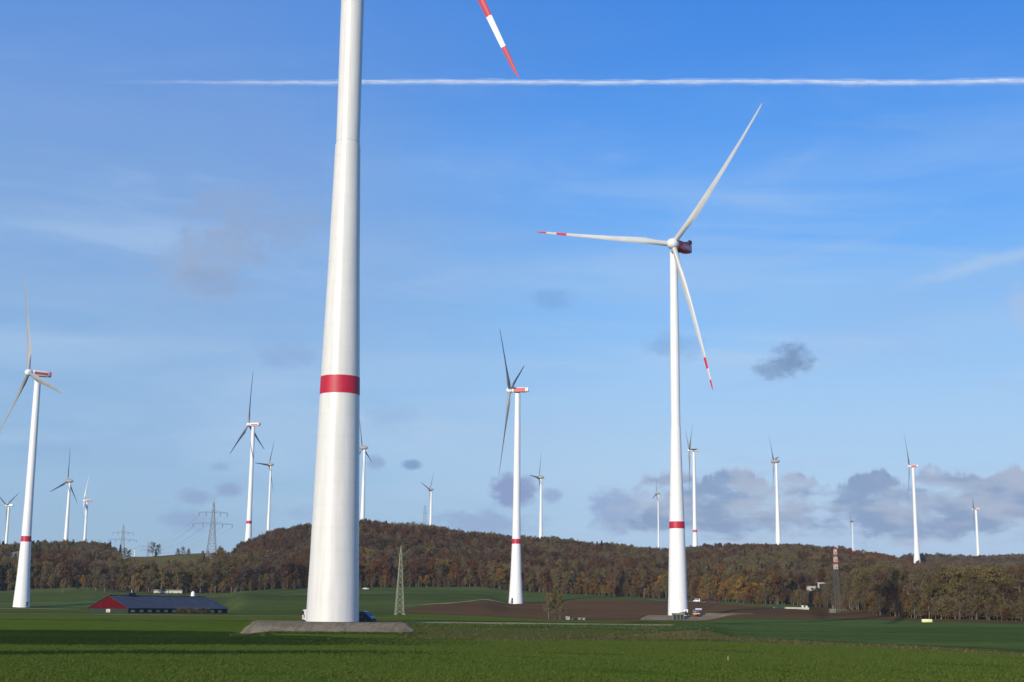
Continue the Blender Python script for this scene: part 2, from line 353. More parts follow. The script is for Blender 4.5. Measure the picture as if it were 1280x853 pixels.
def hit(xpx, ypx, r0=90, r1=3000):
    """distance over the ground at which the view ray meets the terrain"""
    d = ray(xpx, ypx); h = math.hypot(d.x, d.y); rr = np.exp(np.linspace(math.log(r0), math.log(r1), 1500))
    z = CAM.z + d.z/h*rr; t = terrain(d.x/h*rr, d.y/h*rr); i = np.argmax(z < t)
    return float(rr[i]) if (z < t).any() else r1
def sheet(name, bs, rs, m, off=0.0, kind='structure', rim=None):
    """a sheet of ground: columns of bearings bs (degrees), each sampled at the distances rs (or rfun(i))"""
    n = len(rs(0)) if callable(rs) else len(rs)
    V = []; 
    for i, b in enumerate(bs):
        rr = np.array(rs(i) if callable(rs) else rs); t = math.radians(b); x = rr*math.sin(t); y = rr*math.cos(t)
        V.append(np.stack([x, y, terrain(x, y)+(off if off < 0.1 else off*np.clip((rr-560)/250, 0.06, 1))], -1))
    V = np.concatenate(V); nb = len(bs)
    ii, jj = np.meshgrid(np.arange(nb-1), np.arange(n-1), indexing='ij'); a = (ii*n+jj).ravel()
    Fc = np.stack([a, a+n, a+n+1, a+1], -1)
    me = bpy.data.meshes.new(name); me.vertices.add(len(V)); me.vertices.foreach_set('co', V.ravel())
    me.loops.add(Fc.size); me.loops.foreach_set('vertex_index', Fc.ravel()); me.polygons.add(len(Fc)); me.polygons.foreach_set('loop_start', np.arange(len(Fc))*4)
    me.update(calc_edges=True); me.validate(); me.polygons.foreach_set('use_smooth', [True]*len(Fc)); me.materials.append(m)
    if len(me.polygons) and me.polygons[len(me.polygons)//2].normal.z < 0: me.flip_normals()
    q = me.attributes.new('rim', 'FLOAT', 'POINT'); q.data.foreach_set('value', (rim if rim is not None else np.ones((nb, n))).ravel())
    q = me.attributes.new('solid', 'FLOAT', 'POINT'); q.data.foreach_set('value', np.full(nb*n, 0.0 if rim is not None else 1.0))
    o = link(name, me); o['kind'] = kind; return o

def t_solid(t, h):
    a = t.nodes.new('ShaderNodeAttribute'); a.attribute_name = 'solid'; return a.outputs['Fac']
def field_mat(name, c1, c2, c3=None, scale=0.02, fine=1.2, rows=None, bump=0.25):
    m = bpy.data.materials.new(name); m.use_nodes = True; t = m.node_tree; h = G(t); b = t.nodes['Principled BSDF']
    b.inputs['Roughness'].default_value = 1.0; b.inputs['Specular IOR Level'].default_value = 0.0
    geo = t.nodes.new('ShaderNodeNewGeometry'); pos = geo.outputs['Position']
    mp = t.nodes.new('ShaderNodeMapping'); mp.inputs['Scale'].default_value = (0.45, 1.0, 1.0); t.links.new(pos, mp.inputs[0])
    mpf = t.nodes.new('ShaderNodeMapping'); mpf.inputs['Scale'].default_value = (1.6, 0.09, 0.8); t.links.new(pos, mpf.inputs[0])
    big = h.noise(mp.outputs[0], scale, 5, 0.6, 0.6); fn = h.noise(mpf.outputs[0], fine, 4, 0.75)
    mid = h.noise(mp.outputs[0], scale*9, 4, 0.65)
    f = h.m('ADD', h.smooth(big, 0.36, 0.64), h.m('MULTIPLY', h.m('SUBTRACT', fn, 0.5), 4.5)); f = h.m('ADD', f, h.m('MULTIPLY', h.m('SUBTRACT', mid, 0.5), 0.8), clamp=True)
    col = h.mix(f, c1, c2)
    if c3: col = h.mix(h.smooth(h.noise(mp.outputs[0], scale*2.7, 5, 0.65), 0.56, 0.7), col, c3)
    t.links.new(col, b.inputs['Base Color'])
    bp = t.nodes.new('ShaderNodeBump'); bp.inputs['Strength'].default_value = bump; bp.inputs['Distance'].default_value = 0.12
    t.links.new(fn, bp.inputs['Height']); t.links.new(bp.outputs[0], b.inputs['Normal'])
    # the growth thins out towards the edge of its field (attribute 'rim': 0 at the edge, 1 inside)
    at_ = t.nodes.new('ShaderNodeAttribute'); at_.attribute_name = 'rim'
    mp2 = t.nodes.new('ShaderNodeMapping'); mp2.inputs['Scale'].default_value = (0.07, 0.5, 0.3); t.links.new(pos, mp2.inputs[0])
    en = h.noise(mp2.outputs[0], 1.0, 5, 0.7); cover = h.smooth(h.m('ADD', at_.outputs['Fac'], h.m('MULTIPLY', h.m('SUBTRACT', en, 0.5), 1.5)), 0.1, 0.9)
    tr = t.nodes.new('ShaderNodeBsdfTransparent'); mx = t.nodes.new('ShaderNodeMixShader'); out = t.nodes['Material Output']
    inv = h.m('ADD', cover, t_solid(t, h))
    t.links.new(h.m('MINIMUM', inv, 1.0), mx.inputs[0]); t.links.new(tr.outputs[0], mx.inputs[1]); t.links.new(b.outputs[0], mx.inputs[2]); t.links.new(mx.outputs[0], out.inputs['Surface'])
    return m
G_GREEN = field_mat('young crop', (0.0593, 0.0937, 0.0102), (0.0867, 0.1254, 0.0158), (0.0923, 0.1212, 0.0203), scale=0.016)
G_SHADE = field_mat('shade-tinted crop', (0.0192, 0.0432, 0.0060), (0.0320, 0.0624, 0.0090), (0.0440, 0.0736, 0.0120), scale=0.03)  # crop colour darkened to stand in for shade lying across the field
G_MID = field_mat('thin crop', (0.0806, 0.1057, 0.0185), (0.1120, 0.1326, 0.0246), (0.0717, 0.0896, 0.0185), scale=0.02)
G_BLUE = field_mat('bluish green crop', (0.0527, 0.0874, 0.0208), (0.0961, 0.1322, 0.0352), (0.0775, 0.0952, 0.0240), scale=0.014)
G_HILL = field_mat('meadow', (0.0553, 0.0799, 0.0180), (0.0892, 0.1122, 0.0276), (0.0467, 0.0731, 0.0180), scale=0.010)
G_BROWN = field_mat('ploughed soil', (0.0972, 0.0549, 0.0242), (0.1307, 0.0739, 0.0328), (0.0804, 0.0476, 0.0218), scale=0.02)
G_DEAD = field_mat('dead grass', (0.1443, 0.1216, 0.0372), (0.1170, 0.1102, 0.0300), (0.1677, 0.1178, 0.0480), scale=0.04)
G_OLIVE = field_mat('olive grass', (0.1000, 0.1000, 0.0252), (0.0784, 0.0920, 0.0216), (0.1200, 0.0896, 0.0330), scale=0.04)
G_STUB = field_mat('brown stubble', (0.1440, 0.1120, 0.0360), (0.1170, 0.1000, 0.0300), (0.1620, 0.1200, 0.0480), scale=0.02)
G_PALE = field_mat('pale gravel and straw', (0.3220, 0.2800, 0.1320), (0.2660, 0.2380, 0.1140), (0.2240, 0.2100, 0.0900), scale=0.08)
G_LEAF = field_mat('forest floor litter', (0.0765, 0.0464, 0.0192), (0.0945, 0.0576, 0.0240), (0.0630, 0.0480, 0.0156), scale=0.05)
G_STONE = field_mat('crushed stone', (0.1642, 0.1350, 0.0847), (0.2306, 0.1910, 0.1242), (0.1188, 0.0988, 0.0620), scale=0.2, fine=0.9, bump=0.8)
BS = list(np.arange(-180, -30, 3.0)) + list(np.arange(-30, 30, 0.3)) + list(np.arange(30, 181, 3.0))
RR = np.concatenate([[0.01, 4, 9, 15, 22, 30, 42, 55, 68], np.exp(np.linspace(math.log(80), math.log(320), 110)), np.exp(np.linspace(math.log(325), math.log(3000), 150)), [3600, 4500, 6000, 8000, 11000, 15000, 24000]])
sheet('ground', BS, RR, G_GREEN)
def px_range(x0, x1, n): return [bearing(x) for x in np.linspace(x0, x1, n)]
def strip(name, m, x0, x1, near, far, off, n=80, nr=14, soft=(0.3, 0.3, 70)):
    """near/far: lists of (photo x, distance)"""
    xs = np.linspace(x0, x1, n); rn = np.interp(xs, *zip(*near)); rf = np.interp(xs, *zip(*far))
    wob = 1+0.004*np.sin(xs/37.0)+0.003*np.sin(xs/13.0)+0.0015*np.sin(xs/4.1)
    rim = None
    if soft:
        v = np.linspace(0, 1, nr)[None, :]; u = np.clip(np.minimum(xs-x0, x1-xs)/soft[2], 0, 1)[:, None]
        rim = np.minimum(np.minimum(np.clip(v/max(soft[0], 1e-3), 0, 1), np.clip((1-v)/max(soft[1], 1e-3), 0, 1)), u)
    return sheet(name, [bearing(x) for x in xs], lambda i: np.linspace(rn[i]*wob[i], rf[i]*(2-wob[i]), nr), m, off, rim=rim)
# fields and verges, front to back
strip('grass_or_shade_strip', G_SHADE, -260, 600, [(-260, 131), (600, 133)], [(-260, 143), (400, 142), (600, 136)], 0.010, nr=20, soft=(.35, .35, 260))  # narrow band of shade, put into the ground colour
strip('shaded_crop_band', G_SHADE, -260, 680, [(-260, 164), (400, 170), (560, 176), (680, 188)], [(-260, 262), (290, 256), (345, 216), (500, 206), (680, 200)], 0.014, nr=20, soft=(.25, .1, 260))  # broad band of shade, painted as a darker sheet of crop
strip('thin_crop', G_MID, -260, 700, [(-260, 143), (700, 143)], [(-260, 168), (400, 173), (700, 186)], 0.010, soft=(.3, .3, 200))
strip('thin_crop', G_MID, 560, 1480, [(560, 140), (1000, 146), (1280, 130), (1480, 112)], [(560, 200), (880, 208), (1280, 160), (1480, 140)], 0.012, nr=24, soft=(.5, .1, 200))
strip('field_margin', G_OLIVE, 480, 990, [(480, 198), (990, 196)], [(480, 244), (990, 232)], 0.018, nr=24, soft=(.25, .1, 60))
strip('dry_verge', G_DEAD, 640, 1480, [(640, 192), (880, 208), (1280, 146), (1480, 130)], [(640, 204), (880, 244), (1280, 178), (1480, 160)], 0.022, nr=24, soft=(.35, .3, 160))
strip('winter_crop_field', G_BLUE, 585, 1480, [(585, 236), (880, 234), (1280, 171), (1480, 150)], [(585, 246), (840, 250), (905, 540), (1040, 560), (1280, 500), (1480, 500)], 0.026, n=140, nr=60, soft=(.05, .03, 160))
strip('dry_verge', G_PALE, 505, 845, [(505, 247), (845, 247)], [(505, 268), (700, 268), (845, 262)], 0.030, soft=(.02, .5, 8))
strip('meadow_strip', G_MID, -260, 840, [(-260, 285), (320, 285), (345, 250), (505, 250), (510, 266), (840, 262)], [(-260, 384), (395, 376), (480, 440), (520, 590), (840, 590)], 0.020, nr=30, soft=(.1, .05, 80))
strip('farm_track', G_PALE, -200, 395, [(-200, 384), (395, 376)], [(-200, 400), (395, 388)], 0.03, soft=(.1, .1, 30))
strip('farm_track', G_PALE, -200, 118, [(-200, 720), (118, 690)], [(-200, 770), (118, 735)], 0.40, soft=(.1, .1, 30))
strip('grass_or_shade_strip', G_OLIVE, -260, 480, [(-260, 401), (480, 390)], [(-260, 430), (480, 420)], 0.02, soft=(.1, .3, 60))
HX = np.linspace(-190, 1040, 130)
strip('hill_meadow', G_HILL, -190, 1040, [(-190, 432), (480, 422), (520, 560), (1040, 560)], [(x, float(foot_at(bearing(x)))+40) for x in HX], 0.30, n=160, nr=60, soft=(.03, .0, 60))
strip('ploughed_field', G_BROWN, 485, 1040, [(485, 600), (620, 560), (1040, 530)], [(485, 604), (540, 700), (600, 790), (640, 860), (660, 905), (700, 935), (760, 950), (870, 900), (930, 830), (1000, 740), (1040, 770)], 0.45, n=120, nr=60, soft=(.04, .04, 30))
strip('ploughed_strip', G_BROWN, 1000, 1480, [(1000, 560), (1040, 545), (1280, 500), (1480, 500)], [(1000, 850), (1040, 800), (1095, 645), (1150, 580), (1480, 545)], 0.12, nr=20, soft=(.1, .05, 30))
strip('dark_crop', G_BLUE, -190, 215, [(-190, 750), (60, 815), (215, 700)], [(-190, 900), (90, 905), (150, 935), (215, 800)], 0.45, nr=30, soft=(.1, .35, 60))
strip('dark_crop', G_BLUE, 270, 650, [(270, 790), (480, 830), (650, 905)], [(270, 960), (480, 985), (650, 960)], 0.40, nr=30, soft=(.4, .35, 110))
strip('gravel_track', G_STONE, 800, 905, [(800, 948), (870, 893), (905, 865)], [(800, 968), (870, 925), (905, 885)], 0.55, nr=8, soft=(.1, .1, 15))
strip('gravel_track', G_PALE, 480, 645, [(480, 640), (560, 720), (645, 868)], [(480, 652), (560, 736), (645, 884)], 0.55, nr=8, soft=(.2, .2, 30))
strip('stubble_field', G_STUB, 130, 300, [(130, 1120), (300, 1120)], [(130, 1700), (300, 1700)], 0.6, nr=30, soft=(0.02, 0.02, 10))
strip('forest_floor', G_LEAF, -260, 1500, [(x, float(foot_at(bearing(x)))-3) for x in np.linspace(-260, 1500, 200)], [(x, float(foot_at(bearing(x)))+(110 if 140 < x < 275 else 420 if x < 900 else 1300)) for x in np.linspace(-260, 1500, 200)], 0.5, n=240, nr=60, soft=(.02, .02, 60))

def mound(name, cx, r, wt, wb, front, back, top, m=G_STONE, skew=0.0):
    """low trapezoid gravel platform round a tower foot; cx photo x, front/back metres from the tower"""
    c = ground(cx, r); b = math.radians(bearing(cx)); ex = Vector((math.cos(b), -math.sin(b), 0)); ey = Vector((math.sin(b), math.cos(b), 0))
    nx, ny = 110, 60; bm = MB(); vs = []; cols_ = []
    for j in range(ny+1):
        for i in range(nx+1):
            u = -1+2*i/nx; v = j/ny
            X = u*wb; Y = -front + v*(front+back)
            wl_ = wb - 0.9*(0.5+0.5*math.sin(Y*0.9+1.3)*math.sin(Y*2.1)) ; fl_ = front - 1.2*(0.5+0.5*math.sin(X*0.7)*math.sin(X*1.9+2))
            fx = min(1, max(0, (wl_-abs(X))/(wl_-wt))); fy = min(1, max(0, (Y+fl_)/(fl_-8.0))); fz = min(fx, fy)
            p = Vector((c.x, c.y, 0)) + ex*(X+skew) + ey*Y
            base = tz(p.x, p.y)-0.15; h = base + (top-base)*fz + ((0.13*math.sin(X*1.7+Y)*math.sin(Y*2.3+X*0.6)+0.08*math.sin(X*4.3+Y*1.1)*math.sin(Y*3.7)) if 0.05 < fz < 0.98 else 0)
            vs.append((p.x, p.y, h)); cols_.append(1.0)
    fs = [(j*(nx+1)+i, j*(nx+1)+i+1, (j+1)*(nx+1)+i+1, (j+1)*(nx+1)+i) for j in range(ny) for i in range(nx)]
    o = bm.add(vs, fs).obj(name, m, smooth=True, sharp=60); o['kind'] = 'structure'
    q = o.data.attributes.new('solid', 'FLOAT', 'POINT'); q.data.foreach_set('value', cols_); return o
T1 = at(415.5, 777, 236); T1.z = 0.10
mound('gravel_mound', 412, 236, 11.9, 14.0, 18.0, 16, 0.06)
T2 = at(847.5, 769.5, 620)
mound('gravel_mound', 880, 620, 23.5, 27, 26, 14, T2.z)
mound('gravel_heap', 908, 622, 9.5, 12.5, 15, 12, T2.z+1.1)
T3 = ground(641, 885)
mound('gravel_mound', 634, 885, 9, 15, 16, 10, T3.z-0.1)

# ------------------------------------------------------------------ wind turbines
def blade_mesh(R, bend, mats, bands, chord=1.0, pitch=0.0):
    """span along +Z, chord along X, rotor axis along +Y (upwind). bands = [(from tip a, to b)] painted red"""
    bm = MB(); rings = []; ss = sorted(set([0, .02, .05, .08, .11, .14, .17, .2, .24, .28, .33, .38, .44, .5, .56, .62, .68, .74, .8, .85, .9, .94, .97, .985, .995, 1.0] + [1-b for ab in bands for b in ab]))
    rr = 0.0165*R
    for s in ss:
        c = np.interp(s, [0, .05, .12, .2, .28, .5, .75, .92, .97, .99, 1], [2.1*rr, 2.1*rr, 2.7*rr, 3.2*rr, 3.05*rr, 2.15*rr, 1.4*rr, .95*rr, .7*rr, .4*rr, .06*rr])*(chord if s > .08 else 1)
        th = np.interp(s, [0, .05, .12, .2, .4, .7, 1], [1, 1, .72, .42, .26, .2, .14])
        tw = math.radians(np.interp(s, [0, .2, .4, .7, 1], [16, 14, 7, 2, -1]) + pitch)
        k = np.interp(s, [0, .05, .2], [0, 0, 1]); ring = []
        for i in range(18):
            t = 2*math.pi*i/18; ca, sa = math.cos(t), math.sin(t)
            cx = rr*ca; cy = rr*sa
            u = (1-ca)/2                                         # 0 leading edge, 1 trailing edge
            ax = c*(0.30-u); ay = c*th*0.5*sa*1.55*(math.sqrt(max(u, 0))*(1-u)**0.9*1.3+0.02)*1.35
            X = cx*(1-k)+ax*k; Y = cy*(1-k)+ay*k
            ring.append(Vector((X*math.cos(tw)-Y*math.sin(tw), X*math.sin(tw)+Y*math.cos(tw)+bend*s*s, s*R)))
        rings.append(ring)
    mis = []
    for a, b in zip(ss[:-1], ss[1:]):
        mid = 1-(a+b)/2; mis.append(1 if any(p <= mid <= q for p, q in bands) else 0)
    bm.loft(rings, mis=mis, cap=True)
    return bm.mesh('blade', mats, True, 50)
_bl = {}
def tower_prof(prof, z0, z1, step=3.0):
    zs = sorted(set([z0, z1] + [z for z, d in prof if z0 < z < z1]))
    return [(float(np.interp(z, [p[0] for p in prof], [p[1] for p in prof]))/2, z) for z in zs]
BIG = [(0, 8.6), (5, 8.35), (10, 8.0), (28, 7.15), (40, 6.55), (60, 5.35), (81, 4.35), (81.01, 4.1), (120, 4.0), (162, 3.3)]
MED = [(0, 9.0), (8, 8.0), (18, 6.8), (40, 5.2), (60, 4.5), (100, 3.9), (141, 3.2)]
ENE = [(0, 7.5), (20, 6.2), (50, 4.6), (90, 3.2), (140, 2.2)]
def turbine(label, foot, hub, yaw, phi, R, bend, prof, style, tilt=0.0, ring=True, white=None, blade=None, redtips=False, nac='stripe', foot_top=None, group='wind turbines in the fields and on the wooded ridge', scale_d=1.0, overhang=5.5, text=None, door=True, chord=1.3, plain_blade=None, ring_z=40.0):
    """hub: world point of the rotor centre; the tower axis stands overhang behind it"""
    a = math.radians(yaw); t = math.radians(tilt); white = white or M['white']; blade = blade or M['blade']
    n = Vector((-math.sin(a)*math.cos(t), -math.cos(a)*math.cos(t), math.sin(t))); nh = Vector((-math.sin(a), -math.cos(a), 0))
    root = empty('wind_turbine', foot, label, 'wind turbine', group=group)
    H = hub.z - foot.z - 0.5; top = H-1.7
    def V(o): o.location = o.location; return o
    sc = lambda pr: [(z, d*scale_d) for z, d in pr]
    prof = sc(prof); 
    def seg(name, z0, z1, m, grow=0.0, nseg=56):
        pr = tower_prof(prof, z0, z1); return MB().lathe([(r+grow, z) for r, z in pr], nseg).obj(name, m, root, True, 30)
    if style == 'near':
        z = 0.0; k = 0
        hs = [3.72]*10 + [None] ; zz = 0.0
        while zz < 81-0.01:                                   # precast rings, joints slightly recessed
            z1 = min(zz+3.75, 81)
            for (u0, u1) in ((zz+0.012, z1-0.012),):
                pr = tower_prof(prof, u0, u1)
                if not (z1 <= 38.6 or zz >= 41.4):            # the red ring takes the place of the paint here
                    pass
                MB().lathe(pr, 72, cap=True).obj('concrete_ring', M['tower_near'], root, True, 30)
            zz = z1
        MB().lathe([(r-0.02, z) for r, z in tower_prof(prof, 0, 80.9)], 64).obj('tower_core', M['joint'], root, True, 30)
        for s0, s1 in ((81.0, 81.5), (81.5, 107.0), (107.0, 134.0), (134.0, top)):
            MB().lathe([(r, z) for r, z in tower_prof(prof, s0+0.02, s1-0.005)], 72).obj('steel_section' if s1-s0 > 1 else 'adapter_flange', white if False else M['tower_near'], root, True, 30)
        rb = MB().lathe([(r+0.012, z) for r, z in tower_prof(prof, ring_z-1.5, ring_z+1.5)], 72, cap=False).obj('red_band', M['red'], root, True, 30)
    elif style == 'hybrid':
        seg('tower_base', 0, 81, white); seg('tower_top', 81.02, top, white)
    else:
        seg('tower', 0, top, white, nseg=40)
    if ring and style != 'near': 
        MB().lathe([(r+0.03, z) for r, z in tower_prof(prof, ring_z-1.5, ring_z+1.5)], 56, cap=False).obj('red_band', M['red'] if ring is True else ring, root, True, 30)
    if door and foot_top is not None:
        r0 = prof[0][1]/2; da = math.radians(foot_top); c = Vector((math.sin(da)*(r0-0.1), -math.cos(da)*(r0-0.1), 0))
        d = MB().box(-0.55, 0.55, -0.15, 0.15, 1.2, 3.5).obj('door', M['dark'], root, loc=c, rot=(0, 0, da))
        st = MB(); st.box(-0.8, 0.8, -1.5, -0.0, 1.0, 1.15)
        for q in range(5): st.box(-0.6, 0.6, -1.7-0.28*q, -1.45-0.28*q, 0.85-0.2*q, 0.95-0.2*q)
        st.bar((-0.75, -0.1, 1.15), (-0.75, -0.1, 2.1), .06); st.bar((-0.75, -1.5, 1.15), (-0.75, -1.5, 2.1), .06); st.bar((-0.75, -0.1, 2.1), (-0.75, -1.5, 2.1), .06)
        st.obj('stair', M['galv'], root, loc=c, rot=(0, 0, da))
    # nacelle: frame with +Y upwind
    Rz = Matrix(((math.cos(a), -math.sin(a), 0), (-math.sin(a)*1.0, -math.cos(a), 0), (0, 0, 1)))
    ey = nh; ez = Vector((0, 0, 1)); ex = ey.cross(ez)
    hl = hub - foot
    B = Matrix(((ex.x, ey.x, ez.x, hl.x), (ex.y, ey.y, ez.y, hl.y), (ex.z, ey.z, ez.z, hl.z), (0, 0, 0, 1)))
    def place(o, m=B): o.parent = root; o.matrix_local = m; return o
    s = R/74.5; ov = overhang
    if nac == 'egg':
        L0 = [(-7.5, .25), (-7.2, .9), (-6, 1.7), (-4, 2.35), (-1.6, 2.7), (0.2, 2.6), (0.25, 2.55)]
        k = R/41
        rings = [superellipse(0, 0, 2*w*k, 2*w*k*0.97, y*k, 2.0, 24) for y, w in L0]
        place(MB().loft(rings).obj('nacelle', M['nacelle_grey'], None, True, 50))
        rings = [superellipse(0, 0, 2*w*k, 2*w*k, y*k, 2.0, 24) for y, w in [(.3, 2.5), (1.4, 2.3), (2.4, 1.7), (3.1, .9), (3.35, .15)]]
        place(MB().loft(rings).obj('hub', M['nacelle_grey'], None, True, 50)); droot = 1.2*k
        place(MB().lathe([(1.1*k, -4), (1.1*k, -1)], 20).obj('yaw_neck', M['nacelle_grey'], None, True), B @ Matrix.Translation((0, -ov, 0)))
    else:
        k = s if nac != 'box_red' else 1.0
        k = max(k, 0.75)
        b0, m0 = -ov-8.2*k, M['nacelle_red'] if nac == 'box_red' else white
        ys = [(-2.0*k, 3.0, 3.2), (-2.6*k, 3.7, 3.8), (-4*k, 4.1, 4.1), (-ov-6*k, 4.1, 4.1), (b0+.6, 3.9, 3.7), (b0, 3.2, 3.0)]
        nb = place(MB().loft([superellipse(0, 0.15*k, w*k, h*k, y, 7, 28) for y, w, h in ys]).obj('nacelle', m0, None, True, 35))
        if nac == 'stripe' or nac == 'red':
            hh = 1.9 if nac == 'stripe' else 3.3
            for sx in (-1, 1):
                place(MB().box(sx*2.03*k-0.05, sx*2.03*k+0.05, -ov-6.6*k, -3.6*k, -hh/2*k, hh/2*k).obj('red_panel', M['red_faded'], None))
            place(MB().loft([superellipse(0, 0.2*k, 4.0*k, 3.9*k, y, 5, 20) for y in (b0-0.15, b0-1.0*k)]).obj('rear_hood', white if nac == 'red' else M['red_faded'], None, True, 35))
        cl = MB(); cl.box(-1.9*k, 1.9*k, b0+.5*k, b0+3.4*k, 2.25*k, 2.45*k); cl.box(-1.9*k, 1.9*k, b0+.4*k, b0+.75*k, 2.25*k, 4.0*k); cl.box(-1.95*k, -1.75*k, b0+.5*k, b0+3.3*k, 2.3*k, 3.9*k); cl.box(1.75*k, 1.95*k, b0+.5*k, b0+3.3*k, 2.3*k, 3.9*k)
        if nac == 'box_red': place(cl.obj('cooler', M['dark'], None))
        place(MB().lathe([(1.75*k, -2.4*k), (1.75*k, -1.6*k)], 24).obj('yaw_ring', M['dark'], None, True), B @ Matrix.Translation((0, -ov, 0)))
        hm = MB().loft([superellipse(0, 0, 2*w*k, 2*w*k, y*k, 2.3, 24) for y, w in [(-1.9, 2.0), (-1.6, 2.35), (.6, 2.45), (1.7, 2.05), (2.5, 1.3), (2.9, .2)]])
        place(hm.obj('hub', white, None, True, 50)); droot = 1.3*k
        if text:
            for sx in (-1, 1):
                fc = bpy.data.curves.new('lettering', 'FONT'); fc.body = text[0]; fc.size = 2.3; fc.extrude = 0.03; fc.align_x = 'CENTER'; fc.align_y = 'CENTER'; fc.space_character = 1.0; fc.offset = 0.05
                fo = bpy.data.objects.new('tmp', fc); COL.objects.link(fo); dg = bpy.context.evaluated_depsgraph_get(); me = bpy.data.meshes.new_from_object(fo.evaluated_get(dg)); bpy.data.objects.remove(fo)
                me.materials.clear(); me.materials.append(text[1]); me.name = 'lettering'
                lo = link('lettering', me)
                # letters stand on the side wall: text x along -Y*sx, text y along Z
                q = Matrix(((0, 0, sx*1.0, sx*2.06*k), (sx*0.78, 0, 0, -ov-3.6*k), (0, 1, 0, 0.1), (0, 0, 0, 1)))
                lo.parent = nb; lo.matrix_local = q
    # rotor
    e1 = (ez - n*n.z).normalized(); e2 = n.cross(e1)
    bands = [(0.0, 0.074), (0.148, 0.222)] if redtips else []
    key = (round(R), bend, bool(bands), blade.name, chord)
    if key not in _bl: _bl[key] = blade_mesh(R, bend, [blade, M['red']], bands, chord=chord)
    for q in range(3):
        mesh_ = _bl[key]
        if plain_blade == q:
            k2 = key+('plain',); _bl.setdefault(k2, None) or _bl.__setitem__(k2, blade_mesh(R, bend, [blade, M['red']], [], chord=chord)); mesh_ = _bl[k2]
        f = math.radians(phi) + q*2*math.pi/3; bz = (e1*math.cos(f)+e2*math.sin(f)); by = n; bx = by.cross(bz)
        mtx = Matrix(((bx.x, by.x, bz.x, hl.x), (bx.y, by.y, bz.y, hl.y), (bx.z, by.z, bz.z, hl.z), (0, 0, 0, 1)))
        o = link('blade', mesh_); o.parent = root; o.matrix_local = mtx
    return root
def foot_of(hub, yaw, ov):
    a = math.radians(yaw); x = hub.x + math.sin(a)*ov; y = hub.y + math.cos(a)*ov; return x, y
# the huge one in the foreground; its rotor is above the picture
a1 = math.radians(18); h1 = Vector((T1.x-6*math.sin(a1), T1.y-6*math.cos(a1), 162.1))
turbine('huge white turbine tower with a red ring on the gravel mound in the foreground', T1, h1, 18, 204, 81.5, -6, BIG, 'near', blade=M['white'], redtips=True, nac='box_red', overhang=6, text=None, chord=0.66, tilt=5, ring_z=38.75)
h2 = at(841, 305, 614)
fx, fy = foot_of(h2, 40, 6.0)
turbine('tall white wind turbine with dark red nacelle and red-banded blade tips on grey gravel', Vector((T2.x, T2.y, T2.z)), h2, 37, 78, 72.5, 6, BIG, 'hybrid', redtips=True, nac='box_red', overhang=6, text=('NORDEX', M['van_white']), chord=0.78, plain_blade=2, ring_z=38.4)
def tb(label, hx, hy, r, yaw, phi, R, bend, prof=MED, nac='stripe', **k):
    ov = 5.5*R/58.5 if nac != 'egg' else 3.2*R/41
    h = at(hx, hy, r); x, y = foot_of(h, yaw, ov); f = Vector((x, y, tz(x, y)))
    if 'fz' in k: f.z = k.pop('fz')
    if k.pop('lift', False): k['prof_top'] = None
    return turbine(label, f, h, yaw, phi, R, bend, prof, 'far', overhang=ov, nac=nac, **k)
def stretch(prof, H): t = prof[-1][0]; return [(z*H/t, d) for z, d in prof]
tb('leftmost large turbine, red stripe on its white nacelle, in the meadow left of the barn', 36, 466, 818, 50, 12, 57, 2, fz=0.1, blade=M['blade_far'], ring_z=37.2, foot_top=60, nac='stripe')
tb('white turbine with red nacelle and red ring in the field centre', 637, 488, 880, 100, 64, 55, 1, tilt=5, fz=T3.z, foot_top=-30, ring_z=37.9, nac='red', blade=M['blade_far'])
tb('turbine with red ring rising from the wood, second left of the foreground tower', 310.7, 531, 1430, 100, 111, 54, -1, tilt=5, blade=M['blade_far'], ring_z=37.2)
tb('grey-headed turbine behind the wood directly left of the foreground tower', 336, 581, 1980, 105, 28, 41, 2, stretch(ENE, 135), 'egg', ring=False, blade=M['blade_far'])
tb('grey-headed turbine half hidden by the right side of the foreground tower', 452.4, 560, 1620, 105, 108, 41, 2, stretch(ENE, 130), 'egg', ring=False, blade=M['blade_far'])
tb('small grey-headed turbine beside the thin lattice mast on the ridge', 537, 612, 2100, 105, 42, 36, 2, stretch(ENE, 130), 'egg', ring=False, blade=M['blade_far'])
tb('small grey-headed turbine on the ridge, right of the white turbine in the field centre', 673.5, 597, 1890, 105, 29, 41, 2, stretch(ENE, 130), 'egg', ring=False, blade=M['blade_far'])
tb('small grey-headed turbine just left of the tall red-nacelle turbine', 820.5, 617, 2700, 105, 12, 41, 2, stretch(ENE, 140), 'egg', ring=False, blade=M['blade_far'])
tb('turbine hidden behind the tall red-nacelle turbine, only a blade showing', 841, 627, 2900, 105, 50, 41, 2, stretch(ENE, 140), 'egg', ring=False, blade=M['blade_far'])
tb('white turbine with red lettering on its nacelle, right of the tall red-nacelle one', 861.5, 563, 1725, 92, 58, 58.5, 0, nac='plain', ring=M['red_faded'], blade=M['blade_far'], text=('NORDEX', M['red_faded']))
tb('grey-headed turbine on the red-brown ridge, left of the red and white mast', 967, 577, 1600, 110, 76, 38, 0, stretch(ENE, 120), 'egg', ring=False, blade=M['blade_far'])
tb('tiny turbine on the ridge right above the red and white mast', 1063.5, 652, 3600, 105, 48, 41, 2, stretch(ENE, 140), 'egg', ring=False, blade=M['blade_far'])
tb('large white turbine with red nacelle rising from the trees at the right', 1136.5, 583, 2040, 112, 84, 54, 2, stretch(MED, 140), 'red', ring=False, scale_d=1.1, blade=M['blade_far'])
tb('rightmost small turbine with a red and white nacelle', 1216.5, 636.5, 2610, 106, 56, 48, 0, stretch(MED, 140), 'stripe', ring=False, blade=M['blade_far'])
